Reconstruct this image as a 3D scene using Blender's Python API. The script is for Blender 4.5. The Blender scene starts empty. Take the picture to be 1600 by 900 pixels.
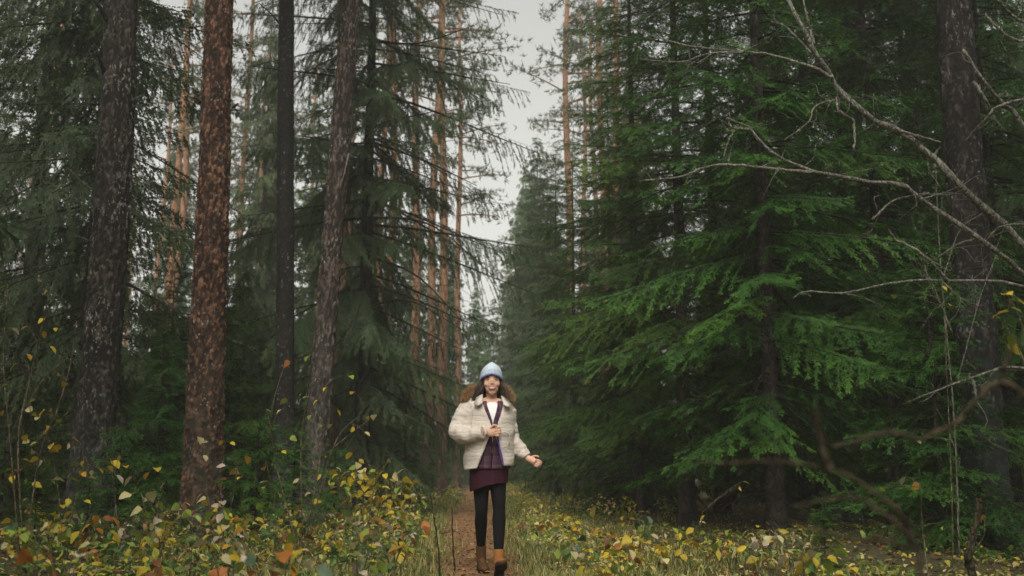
import bpy, bmesh, math, random
import numpy as np
from mathutils import Vector, Matrix

SC = bpy.context.scene
COL = SC.collection

# ------------------------------------------------------------------ camera, sky, sun, exposure
F_PX, CAM_Z, PITCH = 1597.0, 0.82, math.atan(0.1784)      # photograph scale: 1600 x 900
cam_data = bpy.data.cameras.new("camera")
cam = bpy.data.objects.new("camera", cam_data); COL.objects.link(cam)
cam_data.sensor_width = 36.0
cam_data.lens = 36.0 * F_PX / 1600.0
cam_data.clip_start, cam_data.clip_end = 0.05, 500.0
cam.location = (0, 0, CAM_Z)
cam.rotation_euler = (math.pi / 2 + PITCH, 0, 0)
cam_data.dof.use_dof = True
cam_data.dof.focus_distance = 8.6
cam_data.dof.aperture_fstop = 2.4
SC.camera = cam

SUN_EL, SUN_AZ = math.radians(47), math.radians(186)      # high, soft, from behind the camera and a little left
world = bpy.data.worlds.new("World"); SC.world = world
world.use_nodes = True
wn, wl = world.node_tree.nodes, world.node_tree.links
wn.clear()
w_out = wn.new("ShaderNodeOutputWorld"); w_bg = wn.new("ShaderNodeBackground")
w_sky = wn.new("ShaderNodeTexSky"); w_sky.sky_type = 'NISHITA'
w_sky.sun_disc = False; w_sky.sun_elevation = SUN_EL; w_sky.sun_rotation = SUN_AZ
w_sky.air_density = 1.0; w_sky.dust_density = 4.0; w_sky.ozone_density = 1.0
w_hsv = wn.new("ShaderNodeHueSaturation"); w_hsv.inputs["Saturation"].default_value = 0.12   # cloud cover takes the blue out
w_mul = wn.new("ShaderNodeMix"); w_mul.data_type = 'RGBA'; w_mul.blend_type = 'MULTIPLY'
w_mul.inputs[0].default_value = 1.0; w_mul.inputs[7].default_value = (1.0, 0.975, 0.90, 1)
wl.new(w_sky.outputs[0], w_hsv.inputs["Color"]); wl.new(w_hsv.outputs[0], w_mul.inputs[6])
wl.new(w_mul.outputs[2], w_bg.inputs["Color"]); w_bg.inputs["Strength"].default_value = 0.15
wl.new(w_bg.outputs[0], w_out.inputs["Surface"])

sun_data = bpy.data.lights.new("sun", 'SUN'); sun = bpy.data.objects.new("sun", sun_data); COL.objects.link(sun)
sun_data.energy = 1.5; sun_data.angle = math.radians(35); sun_data.color = (1.0, 0.96, 0.88)
_sd = Vector((math.sin(SUN_AZ) * math.cos(SUN_EL), math.cos(SUN_AZ) * math.cos(SUN_EL), math.sin(SUN_EL)))
sun.rotation_euler = _sd.to_track_quat('Z', 'Y').to_euler()

SC.render.engine = 'CYCLES'
SC.view_settings.view_transform = 'Standard'; SC.view_settings.look = 'None'
SC.view_settings.gamma = 1.0; SC.view_settings.use_curve_mapping = False
SC.view_settings.exposure = 0.55
SC.cycles.max_bounces = 6; SC.cycles.diffuse_bounces = 3; SC.cycles.glossy_bounces = 2
SC.cycles.transmission_bounces = 3; SC.cycles.volume_bounces = 1; SC.cycles.transparent_max_bounces = 4
SC.cycles.use_denoising = True
SC.cycles.caustics_reflective = SC.cycles.caustics_refractive = False

# ------------------------------------------------------------------ helpers
def at(px, py, Y):
    """World point on the ray of photograph pixel (px, py) at distance Y along the path."""
    u, v = (px - 800) / F_PX, (450 - py) / F_PX
    c, s = math.cos(PITCH), math.sin(PITCH)
    k = Y / (c - v * s)
    return Vector((u * k, Y, CAM_Z + (s + v * c) * k))

def gx(px, Y):
    v = math.tan(math.atan(-CAM_Z / Y) - PITCH)
    return (px - 800) / F_PX * Y / (math.cos(PITCH) - v * math.sin(PITCH))

def path_x(y):
    y = np.asarray(y, float)
    return -0.30 - 0.030 * (y - 8.3) + 0.10 * np.sin(y * 0.22 + 0.6)

def ground_z(x, y):
    x = np.asarray(x, float); y = np.asarray(y, float)
    d = np.abs(x - path_x(y))
    bank = np.clip((d - 0.5) / 2.2, 0, 1)
    bank = bank * bank * (3 - 2 * bank)
    rough = 0.05 * np.sin(x * 1.3 + 0.4) * np.sin(y * 0.9 + 1.0) + 0.03 * np.sin(x * 3.1 + y * 1.7) + 0.018 * np.sin(5.3 * x - 4.1 * y)
    return bank * (0.06 + rough) + 0.008 * np.sin(y * 2.1)

def gz(x, y):
    return float(ground_z(x, y))

def tag(o, label=None, cat=None, group=None, kind=None):
    if label: o["label"] = label
    if cat: o["category"] = cat
    if group: o["group"] = group
    if kind: o["kind"] = kind
    return o

def empty(name, loc=(0, 0, 0), rz=0.0, sc=1.0):
    o = bpy.data.objects.new(name, None); COL.objects.link(o)
    o.empty_display_size = 0.2
    o.location = loc; o.rotation_euler = (0, 0, rz)
    o.scale = (sc, sc, sc) if not isinstance(sc, tuple) else sc
    return o

def obj(name, mesh, parent=None, loc=None):
    o = bpy.data.objects.new(name, mesh); COL.objects.link(o)
    if parent is not None: o.parent = parent
    if loc is not None: o.location = loc
    return o

def copy_tree(o, parent=None):
    c = o.copy(); COL.objects.link(c)
    if parent is not None: c.parent = parent
    for ch in list(o.children): copy_tree(ch, c)
    return c

def mesh_from(name, V, faces, mats, smooth=True, attrs=None, mat_idx=None):
    """faces: list of integer arrays (n,3) or (n,4)."""
    me = bpy.data.meshes.new(name)
    V = np.asarray(V, np.float32).reshape(-1, 3)
    faces = [np.asarray(f, np.int32) for f in faces if len(f)]
    tot = np.concatenate([np.full(len(f), f.shape[1], np.int32) for f in faces])
    loops = np.concatenate([f.ravel() for f in faces])
    me.vertices.add(len(V)); me.vertices.foreach_set("co", V.ravel())
    me.loops.add(len(loops)); me.loops.foreach_set("vertex_index", loops)
    me.polygons.add(len(tot))
    start = np.concatenate([[0], np.cumsum(tot)[:-1]]).astype(np.int32)
    me.polygons.foreach_set("loop_start", start)
    try: me.polygons.foreach_set("loop_total", tot)
    except Exception: pass
    me.polygons.foreach_set("use_smooth", np.full(len(tot), smooth))
    if mat_idx is not None:
        me.polygons.foreach_set("material_index", np.asarray(mat_idx, np.int32))
    for m in (mats if isinstance(mats, (list, tuple)) else [mats]): me.materials.append(m)
    for k, a in (attrs or {}).items():
        at_ = me.attributes.new(k, 'FLOAT', 'POINT'); at_.data.foreach_set("value", np.asarray(a, np.float32))
    me.update(calc_edges=True); me.validate()
    return me

def catmull(P, n):
    P = np.asarray(P, float)
    if len(P) < 3:
        t = np.linspace(0, 1, n)[:, None]; return P[0] * (1 - t) + P[-1] * t
    Q = np.vstack([2 * P[0] - P[1], P, 2 * P[-1] - P[-2]])
    t = np.linspace(0, len(P) - 1 - 1e-9, n); i = t.astype(int); f = (t - i)[:, None]
    a, b, c, d = Q[i], Q[i + 1], Q[i + 2], Q[i + 3]
    return 0.5 * (2 * b + (c - a) * f + (2 * a - 5 * b + 4 * c - d) * f ** 2 + (3 * b - a - 3 * c + d) * f ** 3)

def tube(P, R, n=6, cap=True):
    """Swept tube through points P with radii R -> (V, [quads, tris])."""
    P = np.asarray(P, float); R = np.asarray(R, float)
    T = np.gradient(P, axis=0); T /= np.linalg.norm(T, axis=1)[:, None] + 1e-12
    up = np.array([0, 0, 1.0]) if abs(T[0, 2]) < 0.9 else np.array([0, 1.0, 0])
    u = np.cross(T[0], up); u /= np.linalg.norm(u)
    V = []
    a = np.arange(n) * 2 * np.pi / n
    for i in range(len(P)):
        u = u - T[i] * np.dot(u, T[i]); u /= np.linalg.norm(u) + 1e-12
        w = np.cross(T[i], u)
        V.append(P[i] + R[i] * (np.cos(a)[:, None] * u + np.sin(a)[:, None] * w))
    V = np.concatenate(V)
    m = len(P)
    i, j = np.meshgrid(np.arange(m - 1), np.arange(n), indexing='ij')
    q = np.stack([i * n + j, i * n + (j + 1) % n, (i + 1) * n + (j + 1) % n, (i + 1) * n + j], -1).reshape(-1, 4)
    fs = [q]
    if cap:
        V = np.vstack([V, P[:1], P[-1:]])
        k = np.arange(n)
        fs.append(np.concatenate([np.stack([(k + 1) % n, k, np.full(n, m * n)], -1),
                                  np.stack([(m - 1) * n + k, (m - 1) * n + (k + 1) % n, np.full(n, m * n + 1)], -1)]))
    return V, fs

class MB:
    """Collects pieces into one mesh."""
    def __init__(s): s.V, s.F, s.I, s.n = [], [], [], 0
    def add(s, V, fs, mi=0):
        for f in fs:
            if len(f): s.F.append(np.asarray(f) + s.n); s.I.append(np.full(len(f), mi))
        s.V.append(np.asarray(V, float)); s.n += len(V)
    def mesh(s, name, mats, smooth=True):
        return mesh_from(name, np.concatenate(s.V), s.F, mats, smooth, None, np.concatenate(s.I))

def hash01(i, j, k=0):
    h = (np.asarray(i, np.int64) * 374761393 + np.asarray(j, np.int64) * 668265263 + k * 2147483647 + 1013904223) & 0xFFFFFFFF
    h = ((h ^ (h >> 13)) * 1274126177) & 0xFFFFFFFF
    h = ((h ^ (h >> 16)) * 2246822519) & 0xFFFFFFFF
    return ((h ^ (h >> 15)) & 0xFFFFFF) / float(0xFFFFFF)

def worley(u, v, nu, seed):
    """Cellular noise, u wraps after nu cells. -> F1, F2, random value of nearest cell."""
    iu, iv = np.floor(u).astype(int), np.floor(v).astype(int)
    F1 = np.full(u.shape, 9.0); F2 = np.full(u.shape, 9.0); ID = np.zeros(u.shape)
    for du in (-1, 0, 1):
        for dv in (-1, 0, 1):
            ci, cj = iu + du, iv + dv
            w = ci % nu
            px = ci + 0.15 + 0.7 * hash01(w, cj, seed); py = cj + 0.1 + 0.8 * hash01(w, cj, seed + 1)
            d = np.hypot(u - px, v - py); r = hash01(w, cj, seed + 2)
            near = d < F1
            F2 = np.where(near, F1, np.minimum(F2, d)); ID = np.where(near, r, ID); F1 = np.where(near, d, F1)
    return F1, F2, ID

# ------------------------------------------------------------------ materials
class NT:
    def __init__(s, name):
        s.m = bpy.data.materials.new(name); s.m.use_nodes = True
        s.t = s.m.node_tree; s.t.nodes.clear()
        s.out = s.n("ShaderNodeOutputMaterial"); s.b = s.n("ShaderNodeBsdfPrincipled")
        s.l(s.b.outputs[0], s.out.inputs["Surface"])
        s.b.inputs["Specular IOR Level"].default_value = 0.3
    def n(s, t, **kw):
        x = s.t.nodes.new(t)
        for k, v in kw.items(): setattr(x, k, v)
        return x
    def l(s, a, b): s.t.links.new(a, b)
    def coord(s, kind="Object", scale=(1, 1, 1)):
        c = s.n("ShaderNodeTexCoord"); mp = s.n("ShaderNodeMapping"); mp.inputs["Scale"].default_value = scale
        s.l(c.outputs[kind], mp.inputs[0]); return mp.outputs[0]
    def noise(s, vec, scale, detail=4, rough=0.6):
        x = s.n("ShaderNodeTexNoise"); x.inputs["Scale"].default_value = scale; x.inputs["Detail"].default_value = detail
        x.inputs["Roughness"].default_value = rough
        if vec is not None: s.l(vec, x.inputs["Vector"])
        return x.outputs["Fac"]
    def vor(s, vec, scale, feature='F1', out="Distance"):
        x = s.n("ShaderNodeTexVoronoi", feature=feature); x.inputs["Scale"].default_value = scale
        s.l(vec, x.inputs["Vector"]); return x.outputs[out]
    def ramp(s, fac, stops):
        x = s.n("ShaderNodeValToRGB"); e = x.color_ramp.elements
        while len(e) < len(stops): e.new(0.5)
        for i, (p, c) in enumerate(stops):
            e[i].position = p; e[i].color = (*c, 1) if len(c) == 3 else c
        if fac is not None: s.l(fac, x.inputs[0])
        return x.outputs[0]
    def mix(s, fac, a, b, mode='MIX'):
        x = s.n("ShaderNodeMix", data_type='RGBA', blend_type=mode)
        for sock, v in ((x.inputs[0], fac), (x.inputs[6], a), (x.inputs[7], b)):
            if isinstance(v, (int, float)): sock.default_value = v
            elif isinstance(v, tuple): sock.default_value = (*v, 1) if len(v) == 3 else v
            else: s.l(v, sock)
        return x.outputs[2]
    def math(s, op, a, b=0.0):
        x = s.n("ShaderNodeMath", operation=op)
        for sock, v in ((x.inputs[0], a), (x.inputs[1], b)):
            if isinstance(v, (int, float)): sock.default_value = v
            else: s.l(v, sock)
        return x.outputs[0]
    def attr(s, name):
        x = s.n("ShaderNodeAttribute"); x.attribute_name = name; return x.outputs["Fac"]
    def col(s, c):
        if isinstance(c, tuple): s.b.inputs["Base Color"].default_value = (*c, 1)
        else: s.l(c, s.b.inputs["Base Color"])
    def rough(s, v):
        if isinstance(v, (int, float)): s.b.inputs["Roughness"].default_value = v
        else: s.l(v, s.b.inputs["Roughness"])
    def bump(s, h, strength=0.5, dist=0.01):
        x = s.n("ShaderNodeBump"); x.inputs["Strength"].default_value = strength; x.inputs["Distance"].default_value = dist
        s.l(h, x.inputs["Height"]); s.l(x.outputs[0], s.b.inputs["Normal"])
    def translucent(s, colour, amount):
        tr = s.n("ShaderNodeBsdfTranslucent"); mx = s.n("ShaderNodeMixShader"); mx.inputs[0].default_value = amount
        if isinstance(colour, tuple): tr.inputs[0].default_value = (*colour, 1)
        else: s.l(colour, tr.inputs[0])
        s.l(s.b.outputs[0], mx.inputs[1]); s.l(tr.outputs[0], mx.inputs[2]); s.l(mx.outputs[0], s.out.inputs["Surface"])

def needle_mat(name, dark, mid, light, trans=0.22):
    m = NT(name)
    t = m.attr("tint")
    oi = m.n("ShaderNodeObjectInfo")
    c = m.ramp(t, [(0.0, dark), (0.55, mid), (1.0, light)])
    hs = m.n("ShaderNodeHueSaturation"); m.l(c, hs.inputs["Color"])
    m.l(m.math('ADD', m.math('MULTIPLY', oi.outputs["Random"], 0.3), 0.85), hs.inputs["Value"])
    m.l(m.math('ADD', m.math('MULTIPLY', oi.outputs["Random"], 0.03), 0.485), hs.inputs["Hue"])
    m.col(hs.outputs[0]); m.rough(0.55); m.translucent(hs.outputs[0], trans)
    return m.m

def bark_plate_mat(name, crack, stops, fleck, fleck_amt, low=None):
    """Bark of modelled plates: 'plate' random per plate, 'crack' 0 in the joints, 'moss' 0..1."""
    m = NT(name)
    o = m.coord("Object")
    c = m.ramp(m.attr("plate"), stops)
    n1 = m.noise(o, 9, 5, 0.7)
    c = m.mix(m.math('MULTIPLY', n1, 0.55), c, tuple(x * 0.45 for x in stops[0][1]))
    ck = m.ramp(m.attr("crack"), [(0.02, (0, 0, 0)), (0.30, (1, 1, 1))])
    c = m.mix(ck, crack, c)
    f = m.ramp(m.noise(m.coord("Object", (1, 1, 0.6)), 26, 3, 0.6), [(0.60 - fleck_amt, (0, 0, 0)), (0.68 - fleck_amt, (1, 1, 1))])
    f2 = m.ramp(m.noise(o, 2.2, 2, 0.5), [(0.42, (0.1, 0.1, 0.1)), (0.62, (1, 1, 1))])
    ff = m.mix(1.0, f, f2, 'MULTIPLY')
    c = m.mix(ff, c, fleck)
    mo = m.math('MULTIPLY', m.attr("moss"), m.ramp(m.noise(o, 7, 4, 0.7), [(0.38, (0, 0, 0)), (0.6, (1, 1, 1))]))
    c = m.mix(mo, c, low or (0.10, 0.13, 0.09))
    m.col(c); m.rough(0.9)
    m.bump(m.noise(o, 60, 6, 0.7), 0.7, 0.006)
    return m.m

def bark_mat(name, c1, c2, c3, sc=(14, 14, 4), upper=None):
    m = NT(name)
    o = m.coord("Object", sc)
    v = m.vor(o, 1.0, 'DISTANCE_TO_EDGE')
    vid = m.n("ShaderNodeSeparateColor"); m.l(m.vor(o, 1.0, 'F1', "Color"), vid.inputs[0])
    n = m.noise(o, 2.5, 5, 0.7)
    c = m.ramp(vid.outputs[0], [(0.0, c1), (0.55, c2), (1.0, c3)])
    if upper:
        g = m.n("ShaderNodeTexCoord"); sp = m.n("ShaderNodeSeparateXYZ"); m.l(g.outputs["Object"], sp.inputs[0])
        h = m.math('ADD', m.math('MULTIPLY', sp.outputs[2], 0.085), m.math('MULTIPLY', n, 0.25))
        hf = m.ramp(h, [(0.22, (0, 0, 0)), (0.75, (1, 1, 1))])
        cu = m.ramp(vid.outputs[1], [(0.0, upper[0]), (1.0, upper[1])])
        c = m.mix(hf, c, cu)
    e = m.ramp(v, [(0.0, (0.35, 0.32, 0.30)), (0.12, (1, 1, 1))])
    c = m.mix(0.8, c, e, 'MULTIPLY')
    c = m.mix(m.math('MULTIPLY', n, 0.6), c, tuple(x * 0.5 for x in c1))
    m.col(c); m.rough(0.9)
    m.bump(m.math('ADD', m.math('MULTIPLY', m.ramp(v, [(0, (0, 0, 0)), (0.2, (1, 1, 1))]), 1.0), n), 0.8, 0.015)
    return m.m

M = {}
M['needle_near'] = needle_mat("spruce needles fresh", (0.011, 0.032, 0.008), (0.048, 0.125, 0.018), (0.145, 0.260, 0.034), 0.3)
M['needle_hang'] = needle_mat("spruce needles dull", (0.020, 0.038, 0.014), (0.056, 0.096, 0.034), (0.120, 0.175, 0.066), 0.3)
M['needle_far'] = needle_mat("spruce needles grey green", (0.024, 0.048, 0.017), (0.062, 0.116, 0.034), (0.120, 0.190, 0.058), 0.3)
M['pine_needle'] = needle_mat("pine needles", (0.045, 0.065, 0.035), (0.080, 0.110, 0.055), (0.140, 0.170, 0.085), 0.25)
M['twig'] = bark_mat("twig bark", (0.030, 0.024, 0.018), (0.050, 0.040, 0.030), (0.075, 0.062, 0.048), (30, 30, 12))
M['dead_twig'] = bark_mat("grey dead twig bark", (0.16, 0.155, 0.12), (0.23, 0.22, 0.175), (0.31, 0.29, 0.23), (30, 30, 12))
M['brown_twig'] = bark_mat("brown dead branch bark", (0.042, 0.033, 0.018), (0.066, 0.051, 0.028), (0.095, 0.073, 0.040), (30, 30, 12))
M['spruce_bark'] = bark_mat("spruce bark", (0.030, 0.025, 0.020), (0.052, 0.042, 0.034), (0.085, 0.070, 0.058), (16, 16, 9))
M['pine_bark'] = bark_mat("pine bark", (0.075, 0.048, 0.034), (0.125, 0.080, 0.055), (0.18, 0.12, 0.08), (13, 13, 4), ((0.36, 0.18, 0.095), (0.50, 0.29, 0.17)))
# ------------------------------------------------------------------ spruce boughs and crowns
def shoots_to_tris(P, D, N, L, W, pairs, rng, tip_tint, tint):
    """Each shoot is a flat row of needle pairs; returns triangle soup (T,3,3) and tint (T*3)."""
    D = D / (np.linalg.norm(D, axis=1)[:, None] + 1e-9)
    S = np.cross(N, D); S /= np.linalg.norm(S, axis=1)[:, None] + 1e-9
    N2 = np.cross(D, S)
    tris, tt = [], []
    m = len(P)
    for k in range(pairs):
        t = (k + 0.4) / (pairs + 0.25)
        nl = W * (1.05 - 0.35 * t)
        for sd in (-1, 1):
            j = rng.uniform(-0.25, 0.25, (m, 1))
            b = P + D * (L * (t + 0.12 * sd * 0.3))[:, None]
            dirn = D * 0.62 + S * (0.80 * sd) + N2 * (0.22 + j)
            tipp = b + dirn * nl[:, None]
            hw = (L / pairs * 0.27)[:, None] * D
            tris.append(np.stack([b - hw, b + hw, tipp], 1))
            base = tint + 0.10 * t
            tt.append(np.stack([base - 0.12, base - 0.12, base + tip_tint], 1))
    e = P + D * L[:, None]
    hw = S * (W * 0.28)[:, None]
    b = P + D * (L * 0.72)[:, None]
    tris.append(np.stack([b - hw, b + hw, e + D * (W * 0.45)[:, None]], 1)); tt.append(np.stack([tint, tint, tint + tip_tint * 1.4], 1))
    return np.concatenate(tris), np.concatenate(tt).ravel()

def make_bough(Lb, style, rng, sp_b=0.12, sp_s=0.065, sl=0.095, pairs=3, wfac=0.30):
    """A bough along +x of length Lb (m). style 'flat' (fresh, spread) or 'hang' (curtains of hanging twigs)."""
    P, D, N, L, T = [], [], [], [], []
    x = 0.10 * Lb
    side = 1
    while x < Lb * 0.99:
        rem = Lb - x
        for sd in (side, -side):
            x1 = x + rng.uniform(0, sp_b * 0.5)
            if style == 'flat':
                l = min(0.62 * rem + 0.07, 0.25 + 0.30 * Lb * 0.5) * rng.uniform(0.6, 1.1)
                ang = math.radians(rng.uniform(42, 62))
                d = np.array([math.cos(ang), sd * math.sin(ang), rng.uniform(-0.65, 0.06)])
                curl = np.array([0.35, 0, rng.uniform(-0.5, 0.0)])
            else:
                l = min(0.50 * rem + 0.18, 0.70) * rng.uniform(0.5, 1.15)
                d = np.array([rng.uniform(0.1, 0.5), sd * rng.uniform(0.15, 0.6), -rng.uniform(0.35, 0.8)])
                curl = np.array([0.0, 0, -0.85])
            d /= np.linalg.norm(d)
            n_ax = max(2, int(l / (sl * 0.8)))
            pt = np.array([x1, 0, 0.0]); dd = d.copy()
            step = l / n_ax
            btint = rng.uniform(-0.12, 0.12)
            for k in range(n_ax):
                dd = d + curl * (k / n_ax); dd /= np.linalg.norm(dd)
                nrm = np.array([0, 0, 1.0]) if style == 'flat' else np.cross(dd, [0.3, 1.0, 0.2])
                nrm = nrm + rng.normal(0, 0.25, 3)
                f = k / n_ax
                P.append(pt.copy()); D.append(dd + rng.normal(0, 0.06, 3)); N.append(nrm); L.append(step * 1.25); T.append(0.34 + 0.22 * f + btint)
                ns = max(1, int(round(step / sp_s)))
                for q in range(ns):
                    pp = pt + dd * (step * (q + rng.uniform(0, 0.6)) / ns)
                    lat = np.cross(nrm, dd); lat /= np.linalg.norm(lat) + 1e-9
                    for s2 in (-1, 1):
                        if rng.random() < 0.16: continue
                        if style == 'flat':
                            sdv = dd * 0.75 + lat * s2 * rng.uniform(0.5, 0.85) + np.array([0, 0, rng.uniform(-0.25, 0.1)])
                        else:
                            sdv = dd * 0.8 + lat * s2 * rng.uniform(0.3, 0.6) + np.array([0, 0, rng.uniform(-0.35, 0.0)])
                        P.append(pp); D.append(sdv); N.append(nrm + rng.normal(0, 0.2, 3))
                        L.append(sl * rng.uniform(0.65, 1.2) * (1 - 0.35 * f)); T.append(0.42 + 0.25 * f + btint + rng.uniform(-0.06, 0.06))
                pt = pt + dd * step
        side = -side
        x += sp_b * rng.uniform(0.75, 1.25)
    n_ax = int(Lb * 0.75 / (sl * 0.8))
    for k in range(n_ax):
        P.append(np.array([Lb * (0.3 + 0.7 * k / n_ax), 0, 0.01])); D.append(np.array([1, 0, 0.0]) + rng.normal(0, 0.08, 3)); N.append(np.array([0, 0.2, 1.0]) + rng.normal(0, 0.2, 3)); L.append(sl); T.append(0.5)
    P, D, N, L, T = map(np.array, (P, D, N, L, T))
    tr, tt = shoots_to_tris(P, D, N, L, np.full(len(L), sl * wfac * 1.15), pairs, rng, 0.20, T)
    return tr.reshape(-1, 3), tt

_BOUGHS = {}
def boughs(style, lod):
    key = (style, lod)
    if key not in _BOUGHS:
        rng = np.random.default_rng({'flat': 11, 'hang': 23}[style] + {'near': 0, 'mid': 1, 'far': 2}[lod] * 7)
        kw = dict(near=dict(sp_b=0.108, sp_s=0.064, sl=0.082, pairs=3, wfac=0.30) if style == 'flat' else dict(sp_b=0.104, sp_s=0.084, sl=0.102, pairs=3, wfac=0.31),
                  mid=dict(sp_b=0.15, sp_s=0.105, sl=0.125, pairs=2, wfac=0.29),
                  far=dict(sp_b=0.26, sp_s=0.24, sl=0.26, pairs=1, wfac=0.36))[lod]
        _BOUGHS[key] = [(L, [make_bough(L, style, rng, **kw) for _ in range(3)]) for L in ((0.45, 0.9, 1.5, 2.3, 3.4) if key == ('hang', 'near') else (0.45, 0.9, 1.5, 2.3))]
    return _BOUGHS[key]

def make_crown(name, H, z0, Lmax, style, lod, seed, mat, whorl=0.42, per=6, power=0.75, droop=(0.10, 0.22), gap=0.0, wood=True, ragged=0.28, zmax=None):
    """Whole crown of one spruce as one mesh: boughs in whorls round the trunk."""
    rng = np.random.default_rng(seed)
    BL = boughs(style, lod)
    Vs, Ts = [], []
    wb = MB()
    z = z0
    a0 = rng.uniform(0, 6.28)
    while z < H - 0.15:
        if zmax and z > zmax: break
        f = (z - z0) / (H - z0)
        env = Lmax * min(1.0, (1 - f) ** power) * min(1.0, 0.72 + f * 2.2)
        np_ = per if f < 0.85 else max(3, per - 2)
        a0 += rng.uniform(0.3, 1.0)
        for k in range(np_):
            if rng.random() < gap: continue
            az = a0 + k * 2 * math.pi / np_ + rng.uniform(-0.28, 0.28)
            L = max(0.16, env * rng.uniform(1 - ragged * 1.5, 1 + ragged * 0.7))
            zz = z + rng.uniform(-0.9, 0.9) * whorl
            LB, protos = min(BL, key=lambda b: abs(math.log(b[0] / L)))
            V, tt = protos[rng.integers(len(protos))]
            s = L / LB
            V = V * np.array([s, s ** 0.5, s ** 0.5])
            V[:, 1] *= (1 if rng.random() < 0.5 else -1)
            roll = rng.uniform(-0.45, 0.45)
            y, zc = V[:, 1] * math.cos(roll) - V[:, 2] * math.sin(roll), V[:, 1] * math.sin(roll) + V[:, 2] * math.cos(roll)
            xx = V[:, 0]; xn = xx / L
            slope = 0.42 * (f - 0.30) - droop[0] * rng.uniform(0.6, 1.4)           # upper boughs rise, lower ones hang
            sag = droop[1] * rng.uniform(0.6, 1.5)
            def curve(u): return L * (slope * u - sag * u ** 2 + sag * 0.55 * np.clip(u, 0, 1.2) ** 3)
            zc = zc + curve(xn)
            y = y + rng.uniform(-0.14, 0.14) * L * xn ** 2
            ca, sa = math.cos(az), math.sin(az)
            r = xx + 0.03
            Vs.append(np.stack([r * ca - y * sa, r * sa + y * ca, zz + zc], 1))
            Ts.append(tt + rng.uniform(-0.16, 0.16))
            if wood:
                u = np.linspace(0, 0.93, 5)
                pts = np.stack([u * L * ca, u * L * sa, zz + curve(u) - 0.006], 1)
                wb.add(*tube(pts, (0.006 + 0.008 * L) * (1 - 0.85 * u), 3, False), 1)
        z += whorl * rng.uniform(0.75, 1.2) * (1 - 0.35 * f)
    V = np.concatenate(Vs); T = np.concatenate(Ts)
    n = len(V)
    faces = [np.arange(n).reshape(-1, 3)]
    mi = [np.zeros(n // 3)]
    if wood and wb.V:
        W = np.concatenate(wb.V); faces += [f + n for f in wb.F]; mi += wb.I
        V = np.vstack([V, W]); T = np.concatenate([T, np.zeros(len(W))])
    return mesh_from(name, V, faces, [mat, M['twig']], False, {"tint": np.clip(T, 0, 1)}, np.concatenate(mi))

def simple_trunk(name, H, r0, mat, seed, n=10, rows=18, flare=0.35, wob=0.02, top=0.12):
    rng = np.random.default_rng(seed)
    z = np.concatenate([[-0.15, 0.0, 0.12, 0.3, 0.6], np.linspace(1.0, H, rows)])
    ph = rng.uniform(0, 6.28, 4)
    px_ = wob * (np.sin(z * 0.55 + ph[0]) - math.sin(ph[0])); py_ = wob * (np.sin(z * 0.47 + ph[1]) - math.sin(ph[1]))
    r = r0 * (1 - (1 - top) * np.clip(z / H, 0, 1) ** 0.9 + flare * np.exp(-np.clip(z, 0, 9) / 0.22))
    V, fs = tube(np.stack([px_, py_, z], 1), r, n)
    th = np.tile(np.arange(n), len(z))
    k = np.concatenate([1 + 0.05 * np.sin(th * 2.1 + np.repeat(z, n) * 1.7 + ph[2]), [1, 1]])
    c = np.concatenate([np.repeat(px_, n), [px_[0], px_[-1]]]), np.concatenate([np.repeat(py_, n), [py_[0], py_[-1]]])
    V[:, 0] = c[0] + (V[:, 0] - c[0]) * k; V[:, 1] = c[1] + (V[:, 1] - c[1]) * k
    return mesh_from(name, V, fs, mat)

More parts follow.
